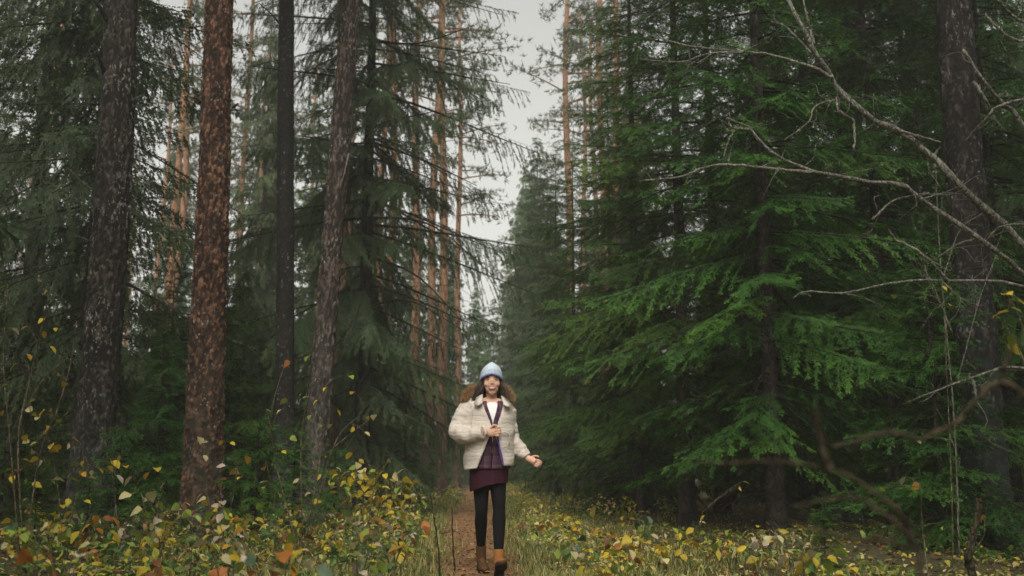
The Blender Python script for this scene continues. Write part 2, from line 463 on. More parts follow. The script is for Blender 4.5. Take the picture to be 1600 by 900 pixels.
def plate_trunk(name, H, r0, mat, seed, curve, zhi=7.6, nth=96, dz=0.016, cell=(0.036, 0.062), depth=0.011, flare=0.42, lobes=5, moss_h=1.6, top=0.35):
    """A near trunk with modelled bark plates up to zhi; curve(z) -> (x, y) of its axis."""
    z = np.concatenate([np.arange(-0.2, zhi, dz), np.linspace(zhi, H, 10)])
    th = np.arange(nth) * 2 * np.pi / nth
    Z, TH = np.meshgrid(z, th, indexing='ij')
    R = r0 * (1 - (1 - top) * np.clip(Z / H, 0, 1)) + flare * r0 * np.exp(-np.clip(Z, 0, 99) / 0.45) * (1 + 0.35 * np.cos(lobes * TH + seed))
    R = R * (1 + 0.03 * np.sin(2 * TH + Z * 0.8 + seed) + 0.022 * np.sin(3 * TH - Z * 1.3) + 0.016 * np.sin(5 * TH + Z * 4.1 + seed) + 0.02 * np.sin(Z * 2.7 + seed) * np.sin(TH + Z))
    nu = max(8, int(2 * np.pi * r0 / cell[0]))
    wz = 0.30 * np.sin(TH * 3 + Z * 4.0) + 0.22 * np.sin(TH * 7 - Z * 9.0)
    u = TH / (2 * np.pi) * nu + 0.0; v = Z / cell[1] + wz
    F1, F2, ID = worley(u + 0.18 * np.sin(Z * 23 + 3 * TH) , v, nu, seed)
    crack = np.clip((F2 - F1) / 0.45, 0, 1)
    G1, G2, GID = worley(u * 0.5, v * 0.33, nu // 2 if nu % 2 == 0 else nu, seed + 9)
    R = R + depth * (crack ** 0.6) * (0.35 + 1.1 * ID) + depth * 0.9 * (np.clip((G2 - G1) / 0.3, 0, 1) * (GID - 0.3)) + depth * 0.5 * np.clip(ID - 0.72, 0, 1) * 3.5 * np.clip(crack * 1.5 - 0.3, 0, 1)
    cx, cy = curve(Z)
    V = np.stack([cx + R * np.cos(TH), cy + R * np.sin(TH), Z], -1).reshape(-1, 3)
    m = len(z)
    i, j = np.meshgrid(np.arange(m - 1), np.arange(nth), indexing='ij')
    q = np.stack([i * nth + j, i * nth + (j + 1) % nth, (i + 1) * nth + (j + 1) % nth, (i + 1) * nth + j], -1).reshape(-1, 4)
    moss = np.clip(1 - Z / moss_h, 0, 1) * 0.9
    return mesh_from(name, V, [q], mat, True, {"plate": np.clip(0.75 * ID + 0.40 * GID - 0.08, 0, 1).ravel(), "crack": crack.ravel(), "moss": moss.ravel()})

def pine_crown(name, z0, H, seed, R=2.2, n_br=26, tufts=26, ts=0.34):
    rng = np.random.default_rng(seed)
    wb = MB(); Vs, Ts = [], []
    for b in range(n_br):
        f = (b + 0.5) / n_br
        z = z0 + (H - z0) * f; az = rng.uniform(0, 6.28)
        L = R * (1 - 0.75 * f ** 1.6) * rng.uniform(0.5, 1.1)
        rise = rng.uniform(-0.1, 0.5)
        u = np.linspace(0, 1, 6)
        pts = np.stack([u * L * math.cos(az), u * L * math.sin(az), z + L * (rise * u - 0.15 * u ** 2)], 1)
        wb.add(*tube(pts, 0.035 * (1 - 0.85 * u) + 0.004, 4, False), 1)
        for k in range(tufts):
            uu = rng.uniform(0.35, 1.05)
            c = np.array([uu * L * math.cos(az), uu * L * math.sin(az), z + L * (rise * uu - 0.15 * uu ** 2)]) + rng.normal(0, 0.20, 3) * np.array([1, 1, 0.55])
            d0 = rng.normal(0, 1, (9, 3)) + np.array([math.cos(az), math.sin(az), 0.8]) * 0.7
            d0 /= np.linalg.norm(d0, axis=1)[:, None]
            sd = np.cross(d0, rng.normal(0, 1, (9, 3))); sd /= np.linalg.norm(sd, axis=1)[:, None] + 1e-9
            l = ts * rng.uniform(0.5, 1.0, (9, 1))
            Vs.append(np.stack([c + sd * 0.016, c - sd * 0.016, c + d0 * l * 0.8], 1).reshape(-1, 3))
            Ts.append(np.full(27, rng.uniform(0.1, 0.9)))
    V = np.concatenate(Vs); n = len(V)
    W = np.concatenate(wb.V)
    return mesh_from(name, np.vstack([V, W]), [np.arange(n).reshape(-1, 3)] + [f + n for f in wb.F], [M['pine_needle'], M['pine_bark']], False,
                     {"tint": np.concatenate([np.concatenate(Ts), np.zeros(len(W))])}, np.concatenate([np.zeros(n // 3)] + wb.I))
# ------------------------------------------------------------------ ground, path
RNG = np.random.default_rng(5)

m = NT("forest floor")
o_ = m.coord("Object")
c = m.ramp(m.noise(o_, 2.2, 6, 0.7), [(0.30, (0.030, 0.030, 0.014)), (0.50, (0.075, 0.068, 0.030)), (0.68, (0.085, 0.100, 0.035))])
c = m.mix(m.ramp(m.noise(o_, 14, 5, 0.7), [(0.45, (0, 0, 0)), (0.66, (1, 1, 1))]), c, (0.13, 0.095, 0.045))
m.col(c); m.rough(0.95); m.bump(m.noise(o_, 30, 6, 0.75), 1.0, 0.03)
M['floor'] = m.m
m = NT("path of fallen needles")
o_ = m.coord("Object")
c = m.ramp(m.noise(o_, 3.2, 6, 0.72), [(0.30, (0.12, 0.058, 0.030)), (0.50, (0.25, 0.125, 0.060)), (0.70, (0.36, 0.205, 0.10))])
c = m.mix(m.ramp(m.noise(o_, 21, 4, 0.7), [(0.50, (0, 0, 0)), (0.68, (1, 1, 1))]), c, (0.38, 0.25, 0.13))
c = m.mix(m.ramp(m.noise(o_, 1.3, 3, 0.6), [(0.54, (0, 0, 0)), (0.70, (0.8, 0.8, 0.8))]), c, (0.10, 0.085, 0.035))
m.col(c); m.rough(0.95); m.bump(m.noise(o_, 45, 5, 0.75), 1.0, 0.02)
M['path'] = m.m

def axis(pts): return np.unique(np.concatenate([np.arange(a, b, s) for a, b, s in pts]))
gxs = axis([(-130, -14, 4.0), (-14, 14, 0.20), (14, 130.1, 4.0)])
gys = axis([(-12, 6, 1.0), (6, 26, 0.20), (26, 60, 0.8), (60, 150.1, 3.0)])
XX, YY = np.meshgrid(gxs, gys)
ZZ = ground_z(XX, YY)
ny, nx = XX.shape
i, j = np.meshgrid(np.arange(ny - 1), np.arange(nx - 1), indexing='ij')
gq = np.stack([i * nx + j, i * nx + j + 1, (i + 1) * nx + j + 1, (i + 1) * nx + j], -1).reshape(-1, 4)
g = obj("ground", mesh_from("ground", np.stack([XX, YY, ZZ], -1), [gq], M['floor'])); tag(g, kind="structure")
g["label"] = "forest floor of moss, grass and fallen leaves"

pys = axis([(4, 30, 0.15), (30, 95.1, 0.8)])
off = np.linspace(-1, 1, 15)
pw = np.interp(pys, [8, 18, 60], [0.36, 0.52, 0.6]) + 0.06 * np.sin(pys * 0.7) + 0.05 * np.sin(pys * 2.3)
rag = 0.07 * np.sin(pys * 5.1) + 0.05 * np.sin(pys * 9.7 + 1)
PX = path_x(pys)[:, None] + off[None] * (pw + rag * 1.0)[:, None]
PYY = np.repeat(pys[:, None], 15, 1)
PZ = ground_z(PX, PYY) + 0.012
PZ[:, 0] -= 0.02; PZ[:, -1] -= 0.02
n1 = len(pys)
i, j = np.meshgrid(np.arange(n1 - 1), np.arange(14), indexing='ij')
pq = np.stack([i * 15 + j, i * 15 + j + 1, (i + 1) * 15 + j + 1, (i + 1) * 15 + j], -1).reshape(-1, 4)
p = obj("path", mesh_from("path", np.stack([PX, PYY, PZ], -1), [pq], M['path'])); tag(p, kind="structure")
p["label"] = "narrow russet path of fallen needles running into the forest"

# ------------------------------------------------------------------ trees
CROWN_H = {}
_FIT = {}
def fitted_trunk(H):
    if H not in _FIT:
        _FIT[H] = simple_trunk("spruce_trunk", H * 0.985, 0.0088 * H, M['spruce_bark'], int(H * 10), 10, 16, top=0.03, wob=0.0)
    return _FIT[H]

def tree(name, trunk, crown, x, y, label, group=None, rz=0.0, sc=1.0, cat="tree", lean=(0, 0)):
    t = empty(name, (x, y, gz(x, y) - 0.02), rz, sc)
    t.rotation_euler = (lean[0], lean[1], rz)
    tag(t, label, cat, group)
    if crown is not None and crown.name in CROWN_H: trunk = fitted_trunk(CROWN_H[crown.name])
    if trunk is not None: obj("trunk", trunk, t)
    if crown is not None:
        c = obj("crown", crown, t); c["kind"] = "stuff"
    return t

def branch_part(t, pts, r0, r1=0.004, mat='twig', n=6, name="branch", res=10):
    """A limb in world coordinates, parented to thing t (which has unit scale and no rotation)."""
    P = catmull([Vector(q) - t.location for q in pts], res)
    V, fs = tube(P, np.linspace(r0, r1, res), n)
    return obj(name, mesh_from(name, V, fs, M[mat]), t)

CR = {}
def crown_mesh(key):
    if key not in CR:
        k = dict(
            A1=lambda: make_crown("fresh_spruce_crown", 13.0, 1.25, 2.25, 'flat', 'near', 3, M['needle_near'], 0.40, 6, zmax=11.2, droop=(0.08, 0.26)),
            A2=lambda: make_crown("fresh_spruce_crown", 11.5, 1.5, 2.0, 'flat', 'near', 8, M['needle_near'], 0.42, 6, zmax=11, droop=(0.06, 0.30), ragged=0.36),
            B1=lambda: make_crown("drooping_spruce_crown", 18.0, 1.9, 3.7, 'hang', 'near', 5, M['needle_hang'], 0.55, 6, 0.6, (0.16, 0.30), 0.10, ragged=0.34, zmax=10.6),
            B2=lambda: make_crown("drooping_spruce_crown", 17.0, 2.4, 2.5, 'hang', 'mid', 9, M['needle_hang'], 0.46, 6, 0.6, (0.20, 0.32), 0.1, ragged=0.36),
            M1=lambda: make_crown("spruce_crown", 17.0, 0.8, 2.4, 'flat', 'mid', 13, M['needle_far'], 0.44, 6, 0.7, (0.14, 0.28)),
            M2=lambda: make_crown("spruce_crown", 15.0, 1.4, 2.2, 'hang', 'mid', 17, M['needle_far'], 0.44, 6, 0.65, (0.18, 0.30), ragged=0.34),
            F1=lambda: make_crown("far_spruce_crown", 20.0, 0.8, 2.6, 'hang', 'far', 21, M['needle_far'], 0.45, 6, 0.72, (0.16, 0.28), wood=False),
            F2=lambda: make_crown("far_spruce_crown", 17.0, 0.6, 2.4, 'flat', 'far', 27, M['needle_far'], 0.45, 6, 0.8, (0.16, 0.28), wood=False),
            Y1=lambda: make_crown("young_fir_crown", 1.6, 0.10, 0.70, 'flat', 'near', 31, M['needle_near'], 0.17, 6, 0.9, (0.0, 0.12)),
            Y2=lambda: make_crown("young_fir_crown", 3.6, 0.25, 1.15, 'flat', 'near', 33, M['needle_near'], 0.26, 6, 0.9, (0.02, 0.18)),
            Y3=lambda: make_crown("young_spruce_crown", 3.6, 0.25, 1.25, 'hang', 'mid', 35, M['needle_hang'], 0.24, 6, 0.85, (0.05, 0.2)),
            P1=lambda: pine_crown("pine_crown", 11.0, 21.0, 41),
            P2=lambda: pine_crown("pine_crown", 13.5, 23.0, 42, 2.5, 24),
            T1=lambda: make_crown("high_crown", 20.0, 10.2, 2.6, 'hang', 'far', 45, M['needle_hang'], 0.6, 5, 0.7, (0.16, 0.28), 0.1),
        )[key]
        CR[key] = k()
        h = dict(A1=13.0, A2=11.5, B1=18.0, B2=17.0, M1=17.0, M2=15.0, F1=20.0, F2=17.0).get(key)
        if h: CROWN_H[CR[key].name] = h
    return CR[key]

TK = {}
def trunk_of(key):
    if key not in TK:
        k = dict(
            spruce13=lambda: simple_trunk("spruce_trunk", 13.0, 0.115, M['spruce_bark'], 1),
            spruce18=lambda: simple_trunk("spruce_trunk", 18.0, 0.155, M['spruce_bark'], 2, 12),
            far20=lambda: simple_trunk("far_trunk", 20.0, 0.17, M['spruce_bark'], 3, 8, 10),
            pineA=lambda: simple_trunk("pine_trunk", 20.6, 0.16, M['pine_bark'], 4, 10, 20, 0.25, 0.07, 0.35),
            pineB=lambda: simple_trunk("pine_trunk", 22.6, 0.19, M['pine_bark'], 5, 10, 20, 0.25, 0.10, 0.35),
            young=lambda: simple_trunk("young_trunk", 1.55, 0.022, M['twig'], 6, 6, 5),
            young3=lambda: simple_trunk("young_trunk", 3.5, 0.04, M['twig'], 7, 6, 6),
        )[key]
        TK[key] = k()
    return TK[key]

# --- the big near trunks, with modelled bark
M['bark_grey'] = bark_plate_mat("dark bark with grey lichen", (0.006, 0.005, 0.004), [(0.0, (0.009, 0.007, 0.006)), (0.45, (0.018, 0.014, 0.011)), (0.65, (0.040, 0.030, 0.025)), (1.0, (0.125, 0.097, 0.085))], (0.26, 0.27, 0.23), 0.045, (0.050, 0.065, 0.050))
M['bark_shaded'] = bark_plate_mat("dark shaded bark with grey lichen", (0.005, 0.004, 0.003), [(0.0, (0.007, 0.006, 0.005)), (0.45, (0.013, 0.010, 0.008)), (0.70, (0.026, 0.020, 0.017)), (1.0, (0.085, 0.064, 0.056))], (0.18, 0.19, 0.16), 0.02, (0.035, 0.055, 0.045))  # darker copy of the grey bark, shade mixed into its colours
M['bark_red'] = bark_plate_mat("reddish flaky bark", (0.009, 0.005, 0.003), [(0.0, (0.014, 0.007, 0.004)), (0.40, (0.038, 0.017, 0.009)), (0.62, (0.095, 0.042, 0.023)), (1.0, (0.33, 0.175, 0.110))], (0.34, 0.30, 0.25), 0.0, (0.055, 0.055, 0.038))
M['bark_black'] = bark_plate_mat("nearly black bark", (0.004, 0.004, 0.003), [(0.0, (0.008, 0.007, 0.006)), (0.6, (0.017, 0.014, 0.012)), (1.0, (0.040, 0.034, 0.030))], (0.21, 0.21, 0.20), -0.01)
M['bark_brown'] = bark_plate_mat("brown bark with pale lichen", (0.008, 0.006, 0.005), [(0.0, (0.014, 0.010, 0.008)), (0.45, (0.034, 0.024, 0.018)), (0.62, (0.080, 0.056, 0.045)), (1.0, (0.24, 0.175, 0.14))], (0.28, 0.28, 0.24), 0.03, (0.085, 0.09, 0.075))

def lean_curve(pts, Y):
    """Axis through photograph pixels at distance Y -> (base x, curve(z))."""
    W = [at(px, py, Y) for px, py in pts]
    zs = np.array([w.z for w in W]); xs = np.array([w.x for w in W])
    k = np.argsort(zs); zs, xs = zs[k], xs[k]
    co = np.polyfit(zs, xs, 2 if len(zs) > 2 else 1)
    zt = zs[-1]
    def X(z):
        z = np.asarray(z, float); zc = np.clip(z, -1, zt + 1.0)
        d = np.polyval(np.polyder(co), zt + 1.0)
        return np.polyval(co, zc) + d * 0.4 * np.clip(z - zt - 1.0, 0, None)
    x0 = float(X(0.0))
    return x0, (lambda z: (X(z) - x0, 0.02 * np.sin(np.asarray(z) * 0.7)))

def near_trunk(name, pts, Y, dia, mat, seed, label, H=20.0, crown='T1', nth=96, dz=0.016, **kw):
    x0, cv = lean_curve(pts, Y)
    zhi = CAM_Z + Y * 0.49 + 0.3
    me = plate_trunk("trunk", H, dia / 2, M[mat], seed, cv, zhi, nth, dz, **kw)
    t = tree(name, me, None, x0, Y, label)
    if crown:
        c = obj("crown", crown_mesh(crown), t); c["kind"] = "stuff"
        q = cv(13.0); c.location = (float(q[0]), float(q[1]), 0)
    t["_x"] = 0
    del t["_x"]
    return t

t1 = near_trunk("spruce_tree", [(141, 760), (166, 450), (181, 225), (191, 0)], 12.0, 0.44, 'bark_grey', 3, "thick dark trunk with grey lichen and broken branch stubs, rising at the left", moss_h=2.2, cell=(0.030, 0.085), depth=0.013)
for a, b, cpt, r in (((172, 42), (160, 18), (143, -6), 0.035), ((166, 118), (158, 100), (149, 72), 0.032), ((158, 212), (146, 206), (132, 198), 0.016),
                     ((150, 300), (132, 288), (106, 262), 0.014), ((142, 378), (130, 372), (116, 368), 0.012), ((206, 158), (214, 152), (226, 148), 0.012)):
    branch_part(t1, [at(*a, 11.9), at(*b, 11.75), at(*cpt, 11.6)], r, r * 0.5, 'spruce_bark' if r > 0.03 else 'dead_twig', 7, "stub", 6)
t2 = near_trunk("pine_tree", [(313, 820), (326, 450), (337, 225), (344, 0)], 12.5, 0.425, 'bark_red', 12, "reddish brown flaky trunk standing in the leafy saplings, left of the black trunk", moss_h=3.0, depth=0.014, cell=(0.030, 0.058))
for a, b, r in (((312, 160), (303, 152), 0.02), ((366, 168), (372, 162), 0.018), ((352, 372), (361, 377), 0.015)):
    branch_part(t2, [at(*a, 12.4), at((a[0] + b[0]) / 2, (a[1] + b[1]) / 2 - 1, 12.3), at(*b, 12.25)], r, r * 0.6, 'brown_twig', 6, "stub", 5)
t3 = near_trunk("spruce_tree", [(444, 740), (445, 450), (446, 225), (448, 0)], 14.2, 0.268, 'bark_black', 21, "straight nearly black trunk between the reddish trunk and the leaning trunk", flare=0.25, depth=0.006, cell=(0.03, 0.03), nth=72, dz=0.022)
branch_part(t3, [at(436, 36, 14.2), at(424, 22, 14.1), at(405, 5, 14.0)], 0.018, 0.006, 'twig')
t4 = near_trunk("pine_tree", [(490, 740), (513, 450), (532, 225), (550, 0)], 15.0, 0.335, 'bark_brown', 33, "brown lichen-flecked trunk leaning right, next to the black trunk", nth=88, dz=0.02, moss_h=3.6, cell=(0.028, 0.09), depth=0.013)
branch_part(t4, [at(545, 240, 14.9), at(540, 262, 14.8), at(533, 290, 14.8)], 0.018, 0.008, 'dead_twig')
t5 = near_trunk("big_spruce", [(1538, 760), (1522, 450), (1503, 225), (1489, 0)], 10.5, 0.42, 'bark_shaded', 47, "thick lichened trunk at the right, behind the bare grey branches", moss_h=3.2, cell=(0.030, 0.08))
t6 = near_trunk("dark_spruce", [(1322, 700), (1328, 200), (1331, 0)], 15.0, 0.42, 'bark_black', 55, "dark straight trunk behind the fresh green spruce boughs at upper right", flare=0.25, nth=64, dz=0.03, depth=0.008)
t7 = near_trunk("dark_spruce", [(1414, 700), (1424, 200), (1428, 0)], 17.0, 0.34, 'bark_grey', 58, "slim dark trunk between the two thicker dark trunks at the right", flare=0.25, nth=64, dz=0.03)

# --- drooping spruces left of the path
td = tree("drooping_spruce", trunk_of('spruce18'), crown_mesh('B1'), gx(562, 18.5), 18.5, "tall spruce with drooping boughs reaching over the path, right of the leaning trunk", rz=0.6)
for a, b, c_ in (((565, 60), (650, 68), (740, 40)), ((570, 218), (660, 250), (745, 290)), ((570, 340), (670, 350), (770, 430)), ((575, 400), (650, 430), (720, 500)), ((570, 480), (640, 470), (730, 520))):
    td_r = [at(*a, 18.4), at(*b, 17.6), at(*c_, 16.9)]
    P = catmull([Matrix.Rotation(-0.6, 3, 'Z') @ (Vector(q) - td.location) for q in td_r], 12)
    V, fs = tube(P, np.linspace(0.030, 0.006, 12), 5); obj("branch", mesh_from("branch", V, fs, M['twig']), td)
tree("drooping_spruce", trunk_of('spruce18'), crown_mesh('B2'), gx(115, 15.5), 15.5, "dark drooping spruce behind the lichened trunk at the left", rz=2.0)
tree("drooping_spruce", trunk_of('spruce18'), crown_mesh('B2'), gx(15, 17.0), 17.0, "dark drooping spruce at the left edge beyond the yellow-leaved stems", rz=4.1, sc=1.05)
tree("drooping_spruce", trunk_of('spruce18'), crown_mesh('B2'), gx(392, 29), 29.0, "grey green spruce between the reddish trunk and the black trunk", rz=1.2, sc=0.9)
tree("drooping_spruce", trunk_of('spruce18'), crown_mesh('M2'), gx(675, 34), 34.0, "hazy spruce on the path's left side, beyond the walker's shoulder", rz=0.9, sc=0.55)

# --- fresh green spruces right of the path, nearest first
for px, Y, k, s, rz, lab in ((770, 66, 'F2', 0.72, 0.3, "misty spruce closing the far end of the path, behind the walker's head"), (742, 60, 'F1', 0.60, 2.0, "misty spruce left of the path's far end, below the sky gap"), (796, 76, 'F1', 0.86, 4.0, "misty spruce right of the path's far end, below the sky gap"),
                           (756, 90, 'F2', 0.92, 1.2, "palest spruce straight behind the path's far end"), (822, 58, 'F1', 0.95, 5.1, "pale spruce standing at the right foot of the sky gap"), (700, 48, 'F1', 0.60, 0.9, "low misty spruce left of the walker's shoulder"), (835, 52, 'F2', 0.98, 3.3, "tall pale spruce rising along the right edge of the sky gap")):
    tree("misty_spruce", trunk_of('far20'), crown_mesh(k), gx(px, Y), Y, lab, None, rz, s)
for px, Y, k, s, rz, lab in ((1345, 20.5, 'M1', 1.0, 0.3, "dense spruce filling the gap left of the slim dark trunk"), (1460, 19.0, 'M1', 0.95, 2.0, "dense spruce filling the gap between slim dark trunk and right lichened trunk"), (1560, 17.5, 'M1', 1.0, 4.0, "dense spruce just right of the lichened trunk at the right"), (1640, 20.0, 'M2', 1.05, 1.2, "dense spruce at the upper right corner"), (1260, 23.0, 'M1', 1.1, 5.1, "dense spruce behind the dark straight trunk's left side"), (1530, 25.0, 'M2', 1.1, 0.8, "dense spruce farther back behind the right lichened trunk"),
                           (405, 46, 'F1', 1.0, 0.4, "hazy spruce centred between the reddish and black trunks"), (478, 40, 'F2', 1.0, 1.9, "hazy spruce showing between the black and leaning trunks"), (250, 52, 'F1', 1.0, 2.9, "hazy spruce behind the orange pines left of the reddish trunk"), (520, 27, 'M2', 0.75, 3.3, "spruce just behind the leaning trunk's right side"), (640, 55, 'F1', 0.85, 4.3, "hazy spruce behind the twin pale pines"), (600, 47, 'F2', 0.80, 0.2, "hazy spruce behind the orange pines by the drooping spruce")):
    tree("dense_spruce", trunk_of('far20' if k[0] == 'F' else 'spruce18'), crown_mesh(k), gx(px, Y), Y, lab, None, rz, s)
R_ = [(1215, 11.6, 'A1', 0.98, 0.3, "nearest fresh green spruce on the right, its boughs down to the dead branches"),
      (1075, 13.9, 'A2', 1.10, 1.7, "fresh green spruce second from the near end of the row right of the path"),
      (1000, 16.4, 'A1', 0.92, 3.1, "fresh green spruce third along the row right of the path"),
      (1130, 17.0, 'A1', 1.12, 4.0, "tall green spruce standing behind the nearest two of the row"),
      (1290, 16.2, 'A2', 1.20, 5.0, "green spruce behind the nearest one, beside the dark straight trunk"),
      (1400, 13.2, 'A2', 1.00, 2.2, "shaded green spruce in front of the slim dark trunk at the right"),
      (1590, 14.0, 'A1', 1.05, 0.9, "shaded spruce at the right edge behind the lichened trunk"),
      (900, 21.8, 'A2', 0.72, 0.5, "green spruce on a bare dark stem, fourth along the row right of the path"),
      (960, 24.0, 'M1', 0.66, 2.6, "dull green spruce behind the fourth of the row right of the path"),
      (872, 28.0, 'M1', 0.60, 1.0, "greyer spruce fifth along the row right of the path"),
      (858, 35.0, 'M1', 0.72, 3.9, "misty spruce sixth along the row right of the path"),
      (846, 44.0, 'M1', 0.88, 5.5, "pale misty spruce at the far end of the row right of the path")]
for px, Y, cr, s, rz, lab in R_:
    tree("green_spruce" if cr[0] == 'A' else "misty_spruce", trunk_of('spruce13' if cr[0] == 'A' else 'spruce18'), crown_mesh(cr), gx(px, Y), Y, lab, "spruces right of the path", rz, s)

# --- pines with orange upper trunks
PI_ = [(222, 46, 'A', 0.01, "thin pale pine right beside the lichened trunk's right edge"), (300, 50, 'B', 0.0, "thin pale pine half hidden behind the reddish trunk"), (385, 44, 'A', -0.01, "pale pine just right of the reddish trunk"), (412, 52, 'B', 0.0, "pale slim pine just left of the black trunk"), (472, 47, 'A', 0.0, "pale pine showing between the black and leaning trunks"), (30, 40, 'B', 0.0, "pale orange pine at the upper left corner"), (578, 38, 'B', 0.01, "orange pine just right of the drooping spruce's dark stem"),
       (236, 33, 'A', 0.03, "orange pine trunk leaning just right of the lichened trunk"), (262, 38, 'B', 0.0, "slim orange pine second right of the lichened trunk"), (284, 42, 'A', -0.02, "pale orange pine nearest the left side of the reddish trunk"),
       (508, 23, 'B', 0.005, "orange brown pine trunk behind the leaning trunk, showing only up high"), (603, 30, 'A', 0.0, "orange pine trunk showing through the drooping spruce's upper boughs"), (640, 34, 'B', 0.0, "orange pine trunk left of the twin pines by the path"),
       (662, 31, 'A', 0.02, "left one of the twin pale orange pines by the path"), (690, 33, 'B', 0.015, "right one of the twin pale orange pines by the path"), (712, 41, 'A', 0.0, "slim pine trunk closest to the sky gap on the left"),
       (893, 37, 'B', 0.0, "pink orange pine with bare side twigs right of the sky gap"), (918, 42, 'A', 0.0, "slimmer pine just right of the one with bare side twigs"), (938, 47, 'B', 0.0, "pine half hidden by the spruce tops, rightmost of the trio by the sky gap"),
       (1362, 22, 'A', 0.0, "orange pine trunk seen between the two dark trunks at the right"), (966, 30, 'A', 0.01, "dark orange pine trunk just above the fresh spruces")]
pines = []
for px, Y, k, ln, lab in PI_:
    t = tree("pine_tree", trunk_of('pine' + k), crown_mesh('P1' if k == 'A' else 'P2'), gx(px, Y), Y, lab, "orange pines", px * 0.37 % 6.28, 1.0)
    t.rotation_euler = (0, ln, px * 0.37 % 6.28)
    pines.append(t)
    rr = np.random.default_rng(px)
    mb = MB()
    for k2 in range(16 if Y < 40 else 12):                          # dead side twigs on the lower trunk
        z = rr.uniform(4.5, 13); az = rr.uniform(0, 6.28); L = rr.uniform(0.5, 1.7)
        u = np.linspace(0, 1, 5)
        dx = L * u; dz_ = L * (0.25 * u - 0.5 * u ** 2) * rr.uniform(0.3, 1.2)
        V, fs = tube(np.stack([dx * math.cos(az), dx * math.sin(az), z + dz_], 1), 0.016 * (1 - 0.8 * u), 4)
        obj("branch", mesh_from("branch", V, fs, M['twig']), t)

# --- the forest beyond
def landmark(px):
    for lim, w in ((-1e9, None), (110, "left of the lichened trunk"), (225, "close by the lichened trunk"), (310, "just left of the reddish trunk"), (440, "between the reddish and black trunks"), (560, "behind the leaning trunk"), (700, "behind the tall drooping spruce"),
                   (800, "left of the sky gap"), (900, "right of the sky gap"), (1050, "behind the far fresh spruces"), (1250, "behind the nearest fresh spruces"), (1420, "behind the two dark straight trunks"), (1600, "behind the right lichened trunk")):
        if px < lim: return w
    return "beyond the right edge of the view"
placed = [(o.location.x, o.location.y) for o in COL.objects if o.type == 'EMPTY']
far = []
rr = np.random.default_rng(77)
tries = 0
while len(far) < 150 and tries < 9000:
    tries += 1
    Y = rr.uniform(22, 122); X = rr.uniform(-0.62 * Y - 3, 0.62 * Y + 3)
    c0 = float(path_x(min(Y, 95)))
    if abs(X - c0) < (2.6 if Y < 75 else 1.2): continue
    ppx = 800 + 1597 * X / Y
    if 200 < ppx < 490 and (Y < 34 or rr.random() < 0.45): continue
    if 580 < ppx < 735 and Y < 110: continue
    if Y > 70 and rr.random() < 0.5: continue
    if X > c0 and Y > 45 and rr.random() < 0.3: continue
    if any(math.hypot(X - a, Y - b) < (2.1 if Y < 50 else 2.6) for a, b in placed): continue
    placed.append((X, Y)); far.append((X, Y))
low = []
tries = 0
while len(low) < 46 and tries < 3000:
    tries += 1
    Y = rr.uniform(15.5, 34); X = rr.uniform(-0.56 * Y, 0.56 * Y)
    if abs(X - float(path_x(Y))) < 2.3: continue
    if X > 0 and rr.random() < 0.5: continue
    if any(math.hypot(X - a, Y - b) < 1.0 for a, b in placed): continue
    placed.append((X, Y)); low.append((X, Y))
far.sort(key=lambda q: q[1])
for X, Y in far:
    left = X < float(path_x(Y))
    ppx = 800 + 1597 * X / Y
    if not -110 < ppx < 1710: continue                             # out of view: nothing to see there
    open_ = 190 < ppx < 500
    pine = rr.random() < (0.60 if open_ else (0.42 if left else 0.16))
    dep = "nearer" if Y < 45 else ("farther" if Y < 80 else "farthest")
    zone = landmark(ppx)
    if pine:
        k = 'AB'[rr.integers(2)]
        tree("pine_tree", trunk_of('pine' + k), crown_mesh('P1' if k == 'A' else 'P2'), X, Y, f"hazy slim pine in the {dep} woods, {zone}", f"hazy pines {dep} {zone}", rr.uniform(0, 6.28), rr.uniform(0.85, 1.1))
    else:
        sc_ = rr.uniform(0.75, 1.05) * (0.62 if open_ else 1)
        key = ['M1', 'M2', 'B2'][rr.integers(3)] if Y < 42 else ['F1', 'F2'][rr.integers(2)]
        tree("spruce_tree", trunk_of('spruce18' if Y < 42 else 'far20'), crown_mesh(key), X, Y, f"hazy {'narrow' if sc_ < 0.85 else 'broad'} spruce in the {dep} woods, {zone}", f"hazy spruces {dep} {zone}", rr.uniform(0, 6.28), sc_)

for X, Y in low:
    side = "left" if X < 0 else "right"; s_ = rr.uniform(0.7, 1.7)
    hw = "head-high" if s_ < 1.05 else "twice head-high"
    dw = "nearer" if Y < 23 else "farther"
    tree("young_spruce", trunk_of('young3'), crown_mesh(['Y2', 'Y3'][rr.integers(2)]), X, Y, f"shaded {hw} young spruce among the {dw} trunks, {landmark(800 + 1597 * X / Y)}", f"{hw} young spruces {dw} {landmark(800 + 1597 * X / Y)}", rr.uniform(0, 6.28), s_)

# --- the forest goes on behind and beside the camera, either side of the path
for k, (X, Y, key, s_) in enumerate(((-6.3, 7.2, 'F1', 0.9), (-3.6, -1.0, 'F1', 0.9), (-4.4, -6.0, 'F2', 1.0), (-7.2, 1.5, 'F1', 1.0), (-8.5, -4.5, 'F2', 1.0),
                                  (5.8, 2.2, 'M1', 0.8), (3.9, -1.5, 'F2', 0.95), (4.8, -6.5, 'F1', 1.0), (5.9, 6.4, 'F1', 0.8), (7.6, 1.0, 'F2', 1.05), (8.6, 5.6, 'F1', 1.0), (8.4, -4.2, 'F1', 1.0), (-9.8, 9.0, 'F2', 1.0), (9.9, 10.2, 'F2', 1.0))):
    tree("spruce_tree", trunk_of('spruce18'), crown_mesh(key), X, Y, f"spruce outside the view {'left' if X < 0 else 'right'} of the path, {'abreast of' if Y > 0 else 'behind'} the camera", "spruces beside and behind the camera", k * 1.7, s_)
